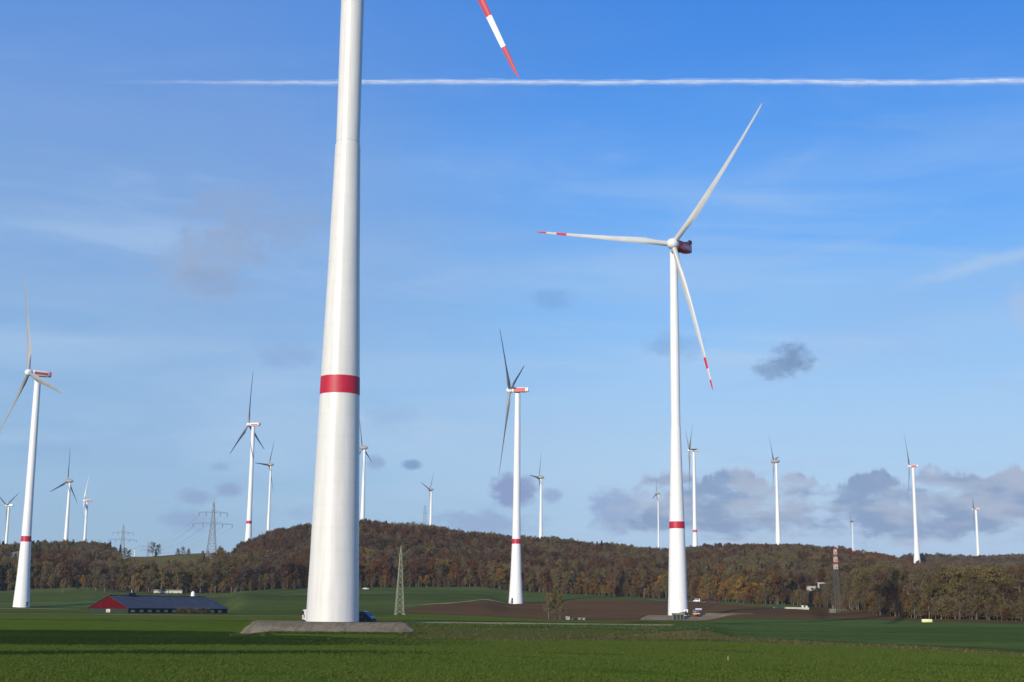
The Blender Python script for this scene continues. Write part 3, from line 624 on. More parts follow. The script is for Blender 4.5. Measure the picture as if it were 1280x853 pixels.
tb('grey-headed turbine on the left wood, just right of the leftmost large turbine', 84.3, 601.5, 1800, 100, 7, 41, 2, stretch(ENE, 135), 'egg', ring=False, blade=M['blade_far'])
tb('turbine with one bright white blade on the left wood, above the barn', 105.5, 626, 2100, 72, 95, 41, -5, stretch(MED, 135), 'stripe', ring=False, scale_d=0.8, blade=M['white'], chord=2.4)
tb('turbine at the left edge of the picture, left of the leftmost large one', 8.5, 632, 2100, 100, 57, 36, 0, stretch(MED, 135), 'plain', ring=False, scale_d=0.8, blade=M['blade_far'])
p_ = at(124.5, 697, 1650); hh_ = at(124.5, 676, 1648)
turbine('very small white turbine at the right end of the left wood', p_, hh_, 80, 4, 8, 0, [(0, 1.9), (25, 1.3)], 'far', ring=False, overhang=1.2, nac='egg', door=False)
p_ = at(168, 700, 7000); hh_ = at(168, 686, 7000)
turbine('faintest white turbine far off above the field horizon', p_, hh_, 60, 10, 30, 0, [(0, 5), (60, 3)], 'far', ring=False, overhang=3, nac='egg', door=False)

# ------------------------------------------------------------------ lattice pylons, masts, cables
def lattice(root, H, wb, wt, m, leg=0.3, brace=0.14, steps=10, waist=None):
    def w(z): return np.interp(z, [0, waist[0], H], [wb, waist[1], wt])/2 if waist else (wb+(wt-wb)*z/H)/2
    for sx, sy in ((-1, -1), (1, -1), (1, 1), (-1, 1)):
        b = MB(); zs = [0] + ([waist[0]] if waist else []) + [H]
        for z0, z1 in zip(zs[:-1], zs[1:]): b.bar((sx*w(z0), sy*w(z0), z0), (sx*w(z1), sy*w(z1), z1), leg, leg*0.8)
        b.obj('leg', m, root)
    b = MB(); z = 0; k = 0; hs = [(1-(1-i/steps)**1.0)*H for i in range(steps+1)]
    for z0, z1 in zip(hs[:-1], hs[1:]):
        c0 = [(-w(z0), -w(z0)), (w(z0), -w(z0)), (w(z0), w(z0)), (-w(z0), w(z0))]; c1 = [(-w(z1), -w(z1)), (w(z1), -w(z1)), (w(z1), w(z1)), (-w(z1), w(z1))]
        for i in range(4):
            j = (i+1) % 4
            b.bar((*c0[i], z0), (*c1[j], z1), brace); b.bar((*c0[j], z0), (*c1[i], z1), brace); b.bar((*c1[i], z1), (*c1[j], z1), brace)
    o = b.obj('bracing', m, root)
    return w
f_ = ground(499.5, 514)
r_ = empty('lattice_pylon', f_, 'bare pale green lattice pylon without arms in the field right of the foreground tower', 'pylon', rz=0.25)
lattice(r_, 22.6, 2.9, 0.42, M['lattice'], 0.20, 0.10, 11)
MB().lathe([(0.25, 22.6), (0.16, 23.6), (0.05, 24.6)], 8).obj('peak', M['lattice'], r_)
MB().box(-0.9, 0.9, -0.08, 0.08, 20.9, 21.15).obj('crossarm', M['lattice'], r_)
for q in (-1, 1):
    for p in (-1, 1): MB().box(q*1.45-0.3, q*1.45+0.3, p*1.45-0.3, p*1.45+0.3, -0.3, 0.25).obj('footing', M['concrete'], r_)
def pylon(label, px, ytop, r, arms, yaw, bar=0.3, ybase=None):
    f = ground(px, r); top = at(px, ytop, r); H = top.z-f.z
    root = empty('power_pylon', f, label, 'pylon', rz=yaw, group='power line pylons behind the wood')
    lattice(root, H*0.93, H*0.17, 0.9, M['galv'], bar*1.2, bar*0.6, 12, waist=(H*0.5, H*0.075)); MB().bar((0, 0, H*0.92), (0, 0, H), bar*1.5, bar*.5).obj('peak', M['galv'], root)
    ends = []
    for ya, half in arms:
        za = at(px, ya, r).z-f.z; hw = half*r/F/abs(math.cos(yaw))
        for s in (-1, 1):
            b = MB(); b.bar((0, -0.8, za), (s*hw, 0, za), bar); b.bar((0, 0.8, za), (s*hw, 0, za), bar); b.bar((0, 0, za+1.8), (s*hw, 0, za), bar*.8)
            for q in (.25, .5, .75): b.bar((s*hw*q, 0, za), (s*hw*q, 0, za+1.8*(1-q)), bar*.6)
            ao = b.obj('crossarm', M['galv'], root)
            for q in (1.0, 0.5):
                MB().lathe([(0.16, -2.8), (0.22, -1.4), (0.16, 0)], 8).obj('insulator', M['dark'], ao, loc=(s*hw*q, 0, za))
                wp = Matrix.Translation(f) @ Matrix.Rotation(yaw, 4, 'Z') @ Vector((s*hw*q, 0, za-2.8)); ends.append(wp)
    return root, ends
_, eA = pylon('largest grey power pylon, at the left foot of the brown hill', 261, 622, 1200, [(641, 16), (655, 22)], 0.35, 0.34)
_, eB = pylon('grey power pylon with two pairs of arms above the barn', 148.3, 653, 1750, [(666, 11), (675, 15)], 0.35, 0.36)
_, eC = pylon('faint smallest grey power pylon between the two larger ones', 181, 675, 2600, [(683, 11), (688, 8)], 0.35, 0.42)
def cable(a, b, sag, th=0.14):
    bm = MB(); pts = [a.lerp(b, i/24) - Vector((0, 0, sag*4*(i/24)*(1-i/24))) for i in range(25)]
    for p, q in zip(pts[:-1], pts[1:]): bm.bar(p, q, th, n=3)
    return bm
for i, (a, b) in enumerate(zip(eA, eC)):
    tag(cable(a, b, 9).obj('power_cable', M['galv']), 'power cable from the largest grey pylon to the faintest, %s arm, %s, %s' % ('upper' if i < 4 else 'lower', 'right side' if (i//2) % 2 else 'left side', 'inner' if i % 2 else 'outer'), 'cable', 'power cables left of the brown hill')
r_ = empty('lattice_mast', ground(528.7, 2500), 'thin hazy lattice mast on the ridge just left of a small grey-headed turbine', 'mast')
H_ = at(528.7, 632, 2500).z - r_.location.z
lattice(r_, H_, 7, 3.2, M['galv'], 0.5, 0.34, 14)
for za in (0.72, 0.88): MB().box(-9, 9, -.3, .3, H_*za, H_*za+0.6).obj('crossarm', M['galv'], r_)
# red and white mast at the right
f_ = ground(1046.3, 700); H_ = at(1046.3, 684, 700).z - f_.z
r_ = empty('radio_mast', f_, 'slim lattice mast with red and white panels on top, at the right wood edge', 'mast', rz=0.2)
zt = at(1046.3, 712, 700).z-f_.z
lattice(r_, zt, 2.0, 1.9, mat('dull green lattice', (0.075, 0.08, 0.06), 0.7, col2=(0.10, 0.10, 0.08), scale=1), 0.17, 0.10, 16)
k_ = (H_-zt)/6
for i in range(6):
    z0 = zt+k_*(i+(0.35 if i % 2 else 0)); w_ = 0.82-0.05*i
    MB().box(-w_, w_, -w_, w_, z0+0.02, zt+k_*(i+1+(0 if i % 2 else 0.35))-0.02).obj('panel', M['render'] if i % 2 == 0 else M['mast_red'], r_)
    if i % 2 == 0:
        MB().box(-0.45, 0.35, -w_-0.06, -w_-0.005, z0+0.3, z0+k_*0.75).obj('antenna', M['red_faded'], r_)
MB().bar((0, 0, H_), (0, 0, H_+1.6), 0.12, 0.05).obj('spike', M['galv'], r_)
MB().box(-3.5, -0.9+0, -0.9, 1.2, 0, 1.9).obj('cabinet', M['kiosk'], r_)
fn = MB()
for i in range(9):
    fn.bar((-4.2+i*1.05, -3.2, -.2), (-4.2+i*1.05, -3.2, 1.7), .07)
fn.bar((-4.2, -3.2, 1.7), (4.2, -3.2, 1.7), .06); fn.bar((-4.2, -3.2, .9), (4.2, -3.2, .9), .04)
fn.obj('fence', M['lattice'], r_)

# ------------------------------------------------------------------ vehicles
def vehicle(name, label, cat, loc, rz, paintm, L=5.3, Wd=1.95, H=2.1, kind='van', front=None):
    root = empty(name, loc, label, cat, rz=rz)       # +X is the front
    h0 = 0.32; w = Wd/2
    if kind == 'van': prof = [(-L/2, h0), (-L/2, H-0.25), (-L/2+0.15, H-0.04), (-L/2+0.5, H), (L*0.16, H), (L*0.22, H-0.05), (L*0.37, H*0.60), (L*0.46, H*0.53), (L/2, H*0.42), (L/2, h0)]
    else: prof = [(-L/2, h0), (-L/2, H*0.55), (-L/2+0.12, H*0.66), (-L*0.33, H*0.96), (-L*0.2, H), (L*0.08, H), (L*0.24, H*0.66), (L*0.44, H*0.56), (L/2, H*0.42), (L/2, h0)]
    def inset(z): return w*np.interp(z, [h0, H*0.3, H*0.6, H], [0.96, 1.0, 0.98, 0.84])
    bm = MB(); n = len(prof)
    vs = [(x, -inset(z), z) for x, z in prof] + [(x, inset(z), z) for x, z in prof]
    bm.add(vs, [tuple(range(n))[::-1], tuple(range(n, 2*n))] + [(i, (i+1) % n, n+(i+1) % n, n+i) for i in range(n)])
    me = bm.mesh('body', paintm); b2 = bmesh.new(); b2.from_mesh(me); bmesh.ops.bevel(b2, geom=b2.edges[:], offset=0.06, segments=2, affect='EDGES'); b2.to_mesh(me); b2.free()
    link('body', me, root)
    zb = H*0.60; zt = H*0.90
    for s in (-1, 1):
        for x0, x1, sl_ in ((-L*0.40, -L*0.10, 0), (-L*0.08, L*0.10, 0), (L*0.11, L*0.30, 1)):
            ya, yb = inset(zb)*s*1.004, inset(zt)*s*1.012
            x1t = x1 if not sl_ else L*0.175
            g_ = MB(); t_ = 0.03*s
            g_.add([(x0, ya, zb), (x1, ya, zb), (x1t, yb, zt), (x0, yb, zt), (x0, ya+t_, zb), (x1, ya+t_, zb), (x1t, yb+t_, zt), (x0, yb+t_, zt)], [(0, 1, 2, 3), (4, 5, 6, 7), (0, 1, 5, 4), (1, 2, 6, 5), (2, 3, 7, 6), (3, 0, 4, 7)])
            g_.obj('side_window', M['glass'], root)
        for x in (-L*0.31, L*0.32):
            wh = link('wheel', None, root, (x, s*(w-0.10), 0.33)) if False else None
            wm = MB().lathe([(0.20, -0.12), (0.33, -0.12), (0.345, -0.06), (0.345, 0.06), (0.33, 0.12), (0.20, 0.12)], 20).obj('wheel', M['rubber'], root, True, loc=(x, s*(w-0.10), 0.34), rot=(math.pi/2, 0, 0))
            MB().lathe([(0.20, -0.13), (0.20, 0.13)], 14).obj('rim', M['galv'], wm, True)
        MB().box(L/2-0.30, L/2+0.02, s*(w-0.42)-0.17, s*(w-0.42)+0.17, H*0.39, H*0.48).obj('headlight', M['chrome'], root)
        MB().box(-L/2-0.02, -L/2+0.05, s*(w-0.12)-0.08, s*(w-0.12)+0.08, H*0.35, H*0.60).obj('taillight', M['red'], root)
        MB().box(L*0.28, L*0.33, s*(w+0.02), s*(w+0.22), zb-0.05, zb+0.25).obj('mirror', M['dark'], root)
    a, b = (L*0.235, H-0.14), (L*0.36, H*0.625)
    MB().add([(a[0], -w*.80, a[1]), (a[0], w*.80, a[1]), (b[0], w*.90, b[1]), (b[0], -w*.90, b[1]), (a[0]+.05, -w*.80, a[1]+.03), (a[0]+.05, w*.80, a[1]+.03), (b[0]+.05, w*.90, b[1]+.03), (b[0]+.05, -w*.90, b[1]+.03)], [(0,1,2,3),(4,5,6,7),(0,1,5,4),(1,2,6,5),(2,3,7,6),(3,0,4,7)]).obj('windscreen', M['glass'], root)
    MB().box(-L/2-0.03, -L/2+0.02, -w*.75, w*.75, H*0.58, H*0.88).obj('rear_window', M['glass'], root)
    MB().box(L/2-0.12, L/2+0.06, -w*.95, w*.95, 0.25, 0.52).obj('front_bumper', M['dark'], root)
    MB().box(-L/2-0.06, -L/2+0.12, -w*.95, w*.95, 0.25, 0.48).obj('rear_bumper', M['dark'], root)
    MB().box(L/2-0.02, L/2+0.05, -0.5, 0.5, 0.55, H*0.40).obj('grille', M['dark'], root)
    return root
def gp(px, r, dz=0.0): return ground(px, r, dz)
vp = at(450.5, 777.3, 244); vp.z = tz(vp.x, vp.y)+0.05
vehicle('parked_van', 'dark slate blue van parked at the right foot of the foreground tower', 'van', vp, 0.12-0.5, M['van_dark'], 5.0, 1.95, 2.0)
vp = at(395.5, 777.3, 246); vp.z = tz(vp.x, vp.y)+0.05
vehicle('parked_van', 'white van mostly hidden behind the left foot of the foreground tower', 'van', vp, 0.35, M['van_white'], 4.6, 1.9, 2.15)
T2z = T2.z
vp = at(856, 770, 606); vp.z = T2z
vehicle('parked_car', 'small dark car at the foot of the tall red-nacelle turbine', 'car', vp, 0.2, M['car_black'], 4.2, 1.8, 1.5, 'car')
vp = at(870.5, 770, 608); vp.z = T2z
v_ = vehicle('work_van', 'small van with amber front and blue top on the gravel right of the tall turbine', 'van', vp, -1.3, M['orange'], 3.4, 1.9, 1.9)
MB().box(-1.6, 0.6, -1.0, 1.9, 1.95, 2.5).obj('roof_load', M['blue'], v_); MB().box(-1.5, 0.2, 0.2, 2.4, 2.52, 3.0).obj('tarpaulin', M['van_white'], v_)
vp = gp(456.5, 1015, 0.1)
vehicle('parked_car', 'white car standing in the far meadow by the wood edge', 'car', vp, 0.1, M['van_white'], 4.3, 1.8, 1.5, 'car')
vp = gp(871.5, 915, 0.1)
vehicle('parked_car', 'white car on the far gravel track behind the tall turbine', 'car', vp, 2.6, M['van_white'], 4.6, 1.9, 2.0, 'van')
for i, (x_, lab) in enumerate(((884, 'leftmost dark red car parked under the dark conifers by the far track'), (888.5, 'black car between two dark red cars under the dark conifers'), (894, 'rightmost dark red car parked under the dark conifers by the far track'))):
    vehicle('parked_car', lab, 'car', gp(x_, 888, 0.1), 0.3*i+1.2, [M['barn_red'], M['car_black'], M['barn_red']][i], 4.0, 1.75, 1.45, 'car')

# ------------------------------------------------------------------ kiosk and boxes at the tall turbine, stakes, bale
kb = at(847.5, 770, 600); kb.z = T2z-2.2
r_ = empty('transformer_kiosk', kb, 'moss grey concrete transformer kiosk in front of the tall turbine foot', 'kiosk')
MB().box(-2.4, 2.4, -1.5, 1.5, 0, 3.1).obj('wall', M['kiosk'], r_); MB().box(-2.55, 2.55, -1.65, 1.65, 3.102, 3.3).obj('roof', M['concrete'], r_)
for x_ in (-1.5, 0, 1.5): MB().box(x_-.6, x_+.6, -1.55, -1.503, 0.3, 2.6).obj('door', M['barn_dark'], r_)
wb_ = at(857, 770, 612); wb_.z = T2z
r_ = empty('white_cabinet', wb_, 'white entrance cabinet at the right side of the tall turbine foot', 'cabinet')
MB().box(-.9, .9, -.9, .9, 0, 2.5).obj('body', M['van_white'], r_); MB().box(-1, 1, -1, 1, 2.502, 2.62).obj('roof', M['white'], r_); MB().box(-.45, .45, -.95, -.903, .1, 2.1).obj('door', M['galv'], r_)
def crate(name, label, cat, p, sx, sy, sz, m, m2, rz=0.0):
    r = empty(name, p, label, cat, rz=rz)
    MB().box(-sx/2, sx/2, -sy/2, sy/2, 0, sz).obj('body', m, r); MB().box(-sx/2-.05, sx/2+.05, -sy/2-.05, sy/2+.05, sz+.002, sz+.1).obj('lid', m2, r)
    MB().box(-sx*.3, sx*.3, -sy/2-.04, -sy/2-.003, sz*.15, sz*.75).obj('panel', m2, r); return r
crate('white_cabinet', 'cream box at the track side right of the small tree clump', 'cabinet', gp(709.5, 575), 1.7, 1.4, 1.3, M['render'], M['concrete'])
for x_, lab in ((716, 'low dark box next to the cream box by the track'), (724, 'low dark box farther right of the cream box'), (729.5, 'small grey box at the end of the row by the track')):
    crate('storage_box', lab, 'box', gp(x_, 580), 1.6, 1.0, 0.8, M['dark'], M['concrete'])
# wrapped bale: rounded capsule
p_ = gp(1158, 498, 0.0); r_ = empty('wrapped_bale', p_, 'pale yellow wrapped bale on the green field at the right wood edge', 'bale', rz=0.0)
MB().loft([[Vector((x, q.x*1.0, q.z+0.62)) for q in superellipse(0, 0, 1.15*w_, 1.15*w_, 0, 2.6, 20)] for x, w_ in ((-1.72, .6), (-1.66, .86), (-1.5, 1), (0, 1.02), (1.5, 1), (1.66, .86), (1.72, .6))]).obj('wrap', M['yellow'], r_, True, 50)
for x_ in (-.55, .55): MB().lathe([(.60, x_-.04), (.60, x_+.04)], 20, cap=False, axis=Matrix.Rotation(math.pi/2, 3, 'Y').to_4x4()).obj('strap', M['render'], r_, loc=(0, 0, .62))
def stake(label, px, ypx, r, h):
    p = gp(px, r); b = MB(); b.bar((0, 0, -.2), (0.03, 0, h), .11, .09, 6); o = b.obj('stake', M['wood'], loc=p); 
    return tag(o, label, 'stake')
stake('short pale wooden stake standing in the green foreground crop', 908.7, 823, 128, 0.40)
# long white low wall at the wood edge and small white things
r_ = empty('white_wall', gp(989, 760, 0.0), 'low white wall along the wood edge left of the red and white mast', 'wall', rz=-0.2)
for i in range(6): MB().box(-9+i*3.02, -9+i*3.02+2.96, -.15, .15, -.2, 1.05).obj('panel', M['render'], r_)
crate('white_cabinet', 'left of two small white boxes beyond the low white wall', 'box', gp(1003, 790), 1.2, 1.2, 1.6, M['render'], M['white'])
crate('white_cabinet', 'right of two small white boxes beyond the low white wall', 'box', gp(1008, 790), 1.2, 1.2, 1.3, M['render'], M['white'])
# buildings in the trees
def house(label, p, L, Wd, eave, ridge, wallm, roofm, rz, wins=3):
    r = empty('house', p, label, 'house', rz=rz); x, y = L/2, Wd/2
    MB().add([(-x,-y,0),(x,-y,0),(x,y,0),(-x,y,0),(-x,-y,eave),(x,-y,eave),(x,y,eave),(-x,y,eave),(-x,0,ridge),(x,0,ridge)], [(0,3,2,1),(0,1,5,4),(2,3,7,6),(1,2,6,9,5),(3,0,4,8,7),(4,5,9,8),(6,7,8,9)]).obj('wall', wallm, r)
    ov = .4; sl_ = (ridge-eave)/y
    for s in (-1, 1):
        MB().add([(-x-ov, s*(y+ov), eave-ov*sl_+.05), (x+ov, s*(y+ov), eave-ov*sl_+.05), (x+ov, s*0.004, ridge+.05), (-x-ov, s*0.004, ridge+.05), (-x-ov, s*(y+ov), eave-ov*sl_+.25), (x+ov, s*(y+ov), eave-ov*sl_+.25), (x+ov, s*0.004, ridge+.25), (-x-ov, s*0.004, ridge+.25)], [(0,1,2,3),(4,5,6,7),(0,1,5,4),(1,2,6,5),(2,3,7,6),(3,0,4,7)]).obj('roof', roofm, r)
    for i in range(wins):
        cx = -x + L*(i+.5)/wins; f = MB().box(cx-.65, cx+.65, -y-.06, -y-.004, eave*.45, eave*.8).obj('window', M['white'], r); MB().box(cx-.52, cx+.52, -y-.10, -y-.065, eave*.49, eave*.76).obj('pane', M['glass'], f)
    return r
hp = at(1014, 738, 900)
r_ = empty('house', hp, 'small white flat roofed building showing above the bushes in the wood', 'house')
MB().box(-2.6, 2.6, -2, 2, -6, 2.4).obj('wall', M['render'], r_); MB().box(-2.9, 2.9, -2.3, 2.3, 2.402, 2.7).obj('roof', M['roof_brown'], r_); MB().box(-.5, .7, -2.06, -2.004, .2, 1.5).obj('window', M['glass'], r_)
hp = at(1029, 735, 905)
r_ = empty('house', hp, 'dark house with a white roof edge and corner left of the red and white mast', 'house')
MB().box(-3.4, 6, -2, 4, -7, 2.6).obj('wall', M['barn_dark'], r_); MB().box(-3.8, 6.4, -2.5, -2.1, 2.4, 3.2).obj('fascia', M['render'], r_); MB().box(-3.8, -2.9, -2.5, -2.1, -.5, 2.39).obj('corner_post', M['render'], r_); MB().box(-3.8, 6.4, -2.09, 4.4, 2.61, 3.1).obj('roof', M['roof_brown'], r_)
hp = at(26, 697, 1180)
r_ = empty('hall', hp, 'broad low brown roof among the trees behind the leftmost large turbine', 'building')
MB().add([(-18, -10, 0), (18, -10, 0), (18, 12, 0), (-18, 12, 0), (-1, 0, 5.2), (1, 0, 5.2), (-18, -10, -.5), (18, -10, -.5), (18, 12, -.5), (-18, 12, -.5)], [(0,1,5,4),(1,2,5),(2,3,4,5),(3,0,4),(0,6,7,1),(1,7,8,2),(2,8,9,3),(3,9,6,0),(6,9,8,7)]).obj('roof', M['roof_brown'], r_)
MB().box(-17, 17, -9, 11, -12, -.51).obj('wall', M['barn_dark'], r_)

# ------------------------------------------------------------------ the long barn
bp_ = gp(195, 468, 0.0)
r_ = empty('barn', bp_, 'long blue roofed barn with a red gable in the meadow left of the foreground tower', 'barn', rz=math.radians(58))
Lb, Wb, ev, rg = 43.0, 17.0, 1.7, 5.2
x0, x1 = -Lb/2+2, Lb/2+2
def gable(x, zb): return [(x, -Wb/2, zb), (x, Wb/2, zb), (x, Wb/2, ev), (x, 0, rg), (x, -Wb/2, ev)]
wl = MB(); wl.box(x0, x1, -Wb/2+.1, Wb/2-.1, -.6, ev-.02); wl.obj('wall', M['barn_dark'], r_)
hp0 = 2.4
def panel3(name, pts, th, m):
    a, b, c = [Vector(p) for p in pts[:3]]; n = (b-a).cross(c-a).normalized()
    if n.z < 0: n = -n
    k = len(pts); bm = MB(); bm.add([Vector(p) for p in pts]+[Vector(p)+n*th for p in pts], [tuple(range(k)), tuple(range(k, 2*k))]+[(i, (i+1) % k, k+(i+1) % k, k+i) for i in range(k)]); return bm.obj(name, m, r_)
nP = 12
for s in (-1, 1):                                      # roof sheets, each one lapped a little over the next
    for i in range(nP):
        xa = x0-.4 + (Lb+.8)*i/nP; xb = x0-.4+(Lb+.8)*(i+1)/nP-.03; zo = .03*(i % 2)
        xr0 = xa; xr1 = xb
        panel3('roof_sheet', [(xa, s*(Wb/2+.5), ev-.28+zo), (xb, s*(Wb/2+.5), ev-.28+zo), (xr1 if i < nP-1 else xr1-1.8, s*.02, rg+zo), (xr0, s*.02, rg+zo)], .1, M['barn_roof'])
MB().box(x0-.3, x1-2, -.25, .25, rg+.08, rg+.28).obj('ridge_cap', M['barn_roof'], r_)
nb_ = 9                                                # red gable boards
for i in range(nb_):
    ya = -Wb/2+Wb*i/nb_; yb = ya+Wb/nb_-.05; za = lambda y: ev+(rg-ev)*(1-abs(y)/(Wb/2))
    ym = (ya+yb)/2; pk = [(ya, ev-.3), (yb, ev-.3), (yb, za(yb))] + ([(0, rg)] if ya < 0 < yb else []) + [(ya, za(ya))]
    bm = MB(); k = len(pk); bm.add([(x0-.12, y, z) for y, z in pk]+[(x0-.02, y, z) for y, z in pk], [tuple(range(k)), tuple(range(k, 2*k))]+[(j, (j+1) % k, k+(j+1) % k, k+j) for j in range(k)]); bm.obj('gable_board', M['barn_red'], r_)
MB().box(x0-.18, x0-.1, -.9, .9, .2, 1.2).obj('gable_hatch', M['render'], r_)
for i in range(12):
    cx = x0+2.0+i*3.4; w_ = MB().box(cx-.75, cx+.75, -Wb/2+.02, -Wb/2+.09, .35, 1.05).obj('window', M['render'] if i % 3 else M['concrete'], r_)
MB().box(x0+7, x0+10, -.9, .9, rg+.3, rg+1.0).obj('ridge_vent', M['dark'], r_); MB().lathe([(.22, rg+1.002), (.22, rg+1.9)], 10).obj('chimney', M['galv'], r_, loc=(x0+9, 0, 0))
wt = empty('white_tank', at(241, 747, 520), 'small round white tank showing over the blue barn roof', 'tank'); wt.location.z = tz(wt.location.x, wt.location.y)
tk_ = at(241, 739.5, 520).z-wt.location.z
MB().lathe([(.75, 0), (.75, tk_-1.0), (.6, tk_-.35), (.3, tk_), (.05, tk_+.05)], 20).obj('shell', M['white'], wt, True, 40); MB().lathe([(.95, .2), (.95, .5)], 20, cap=False).obj('hoop', M['galv'], wt)
tr = gp(209, 985, 0.2)
r2 = empty('trailer', tr, 'long low pale trailer at the wood edge behind the blue barn roof', 'trailer')
MB().box(-9.3, .4, -1.2, 1.2, .5, 2.1).obj('box_body', M['render'], r2); MB().box(.8, 9.6, -1.2, 1.2, .5, 2.2).obj('box_body', M['render'], r2); MB().box(-9.5, 9.8, -1.3, 1.3, 2.21, 2.9).obj('roof', M['roof_brown'], r2)
for x_ in (-7, -2, 3, 7.5): MB().lathe([(.45, -.1), (.45, .1)], 14).obj('wheel', M['rubber'], r2, loc=(x_, -1.25, .45), rot=(math.pi/2, 0, 0))

# ------------------------------------------------------------------ trees
def fol_mat(name, c1, c2, rough=0.85, vary=0.32):
    m = bpy.data.materials.new(name); m.use_nodes = True; t = m.node_tree; h = G(t); b = t.nodes['Principled BSDF']
    b.inputs['Roughness'].default_value = rough; b.inputs['Specular IOR Level'].default_value = 0.15
    oi = t.nodes.new('ShaderNodeObjectInfo'); c = t.nodes.new('ShaderNodeTexCoord')
    ln = h.noise(oi.outputs['Location'], 0.012, 3, 0.6); on = h.noise(c.outputs['Object'], 0.45, 3, 0.6)
    f = h.m('ADD', h.m('MULTIPLY', oi.outputs['Random'], 0.6), h.m('MULTIPLY', h.smooth(ln, 0.35, 0.65), 0.4))
    f = h.m('ADD', f, h.m('MULTIPLY', h.m('SUBTRACT', on, 0.5), 0.8), clamp=True)
    col = h.mix(f, c1, c2)
    hs = t.nodes.new('ShaderNodeHueSaturation'); t.links.new(col, hs.inputs['Color'])
    t.links.new(h.m('MULTIPLY_ADD', oi.outputs['Random'], vary, 1-vary/2), hs.inputs['Value'])
    t.links.new(hs.outputs[0], b.inputs['Base Color'])
    tl = t.nodes.new('ShaderNodeBsdfTranslucent'); t.links.new(hs.outputs[0], tl.inputs[0]); mx = t.nodes.new('ShaderNodeMixShader'); mx.inputs[0].default_value = 0.42
    t.links.new(b.outputs[0], mx.inputs[1]); t.links.new(tl.outputs[0], mx.inputs[2]); t.links.new(mx.outputs[0], t.nodes['Material Output'].inputs['Surface'])
    return m
FM = {'russet': fol_mat('russet beech leaves', (0.1294, 0.0546, 0.0192), (0.1682, 0.0774, 0.0256)),
      'rust': fol_mat('rust orange leaves', (0.1686, 0.0614, 0.0181), (0.2038, 0.0831, 0.0240)),
      'plum': fol_mat('purple brown twigs', (0.1019, 0.0578, 0.0298), (0.1294, 0.0751, 0.0384)),
      'bare': fol_mat('bare grey twigs', (0.1541, 0.1124, 0.0570), (0.1966, 0.1450, 0.0760)),
      'olive': fol_mat('fading olive leaves', (0.1501, 0.1116, 0.0377), (0.2041, 0.1540, 0.0528)),
      'gold': fol_mat('golden autumn leaves', (0.2520, 0.1328, 0.0230), (0.3780, 0.2195, 0.0369)),
      'dark': fol_mat('dark conifer needles', (0.026, 0.036, 0.026), (0.042, 0.056, 0.034))}
BARK = mat('grey bark', (0.13, 0.115, 0.09), 0.9, 0.15, col2=(0.19, 0.17, 0.135), scale=1.5, noise=4)
def quad(bm, c, n, w, l, roll):
    q = n.to_track_quat('Z', 'Y'); a = q @ Vector((math.cos(roll), math.sin(roll), 0)); b = q @ Vector((-math.sin(roll), math.cos(roll), 0))
    i = len(bm.v); bm.v += [tuple(c-a*w-b*l), tuple(c+a*w-b*l*.6), tuple(c+a*w*.8+b*l), tuple(c-a*w*.9+b*l*.8)]; bm.f.append((i, i+1, i+2, i+3)); bm.mi.append(0)
def rdir(rn, up=0.0):
    v = Vector((rn.gauss(0, 1), rn.gauss(0, 1), rn.gauss(0, 1)+up)); return v.normalized()
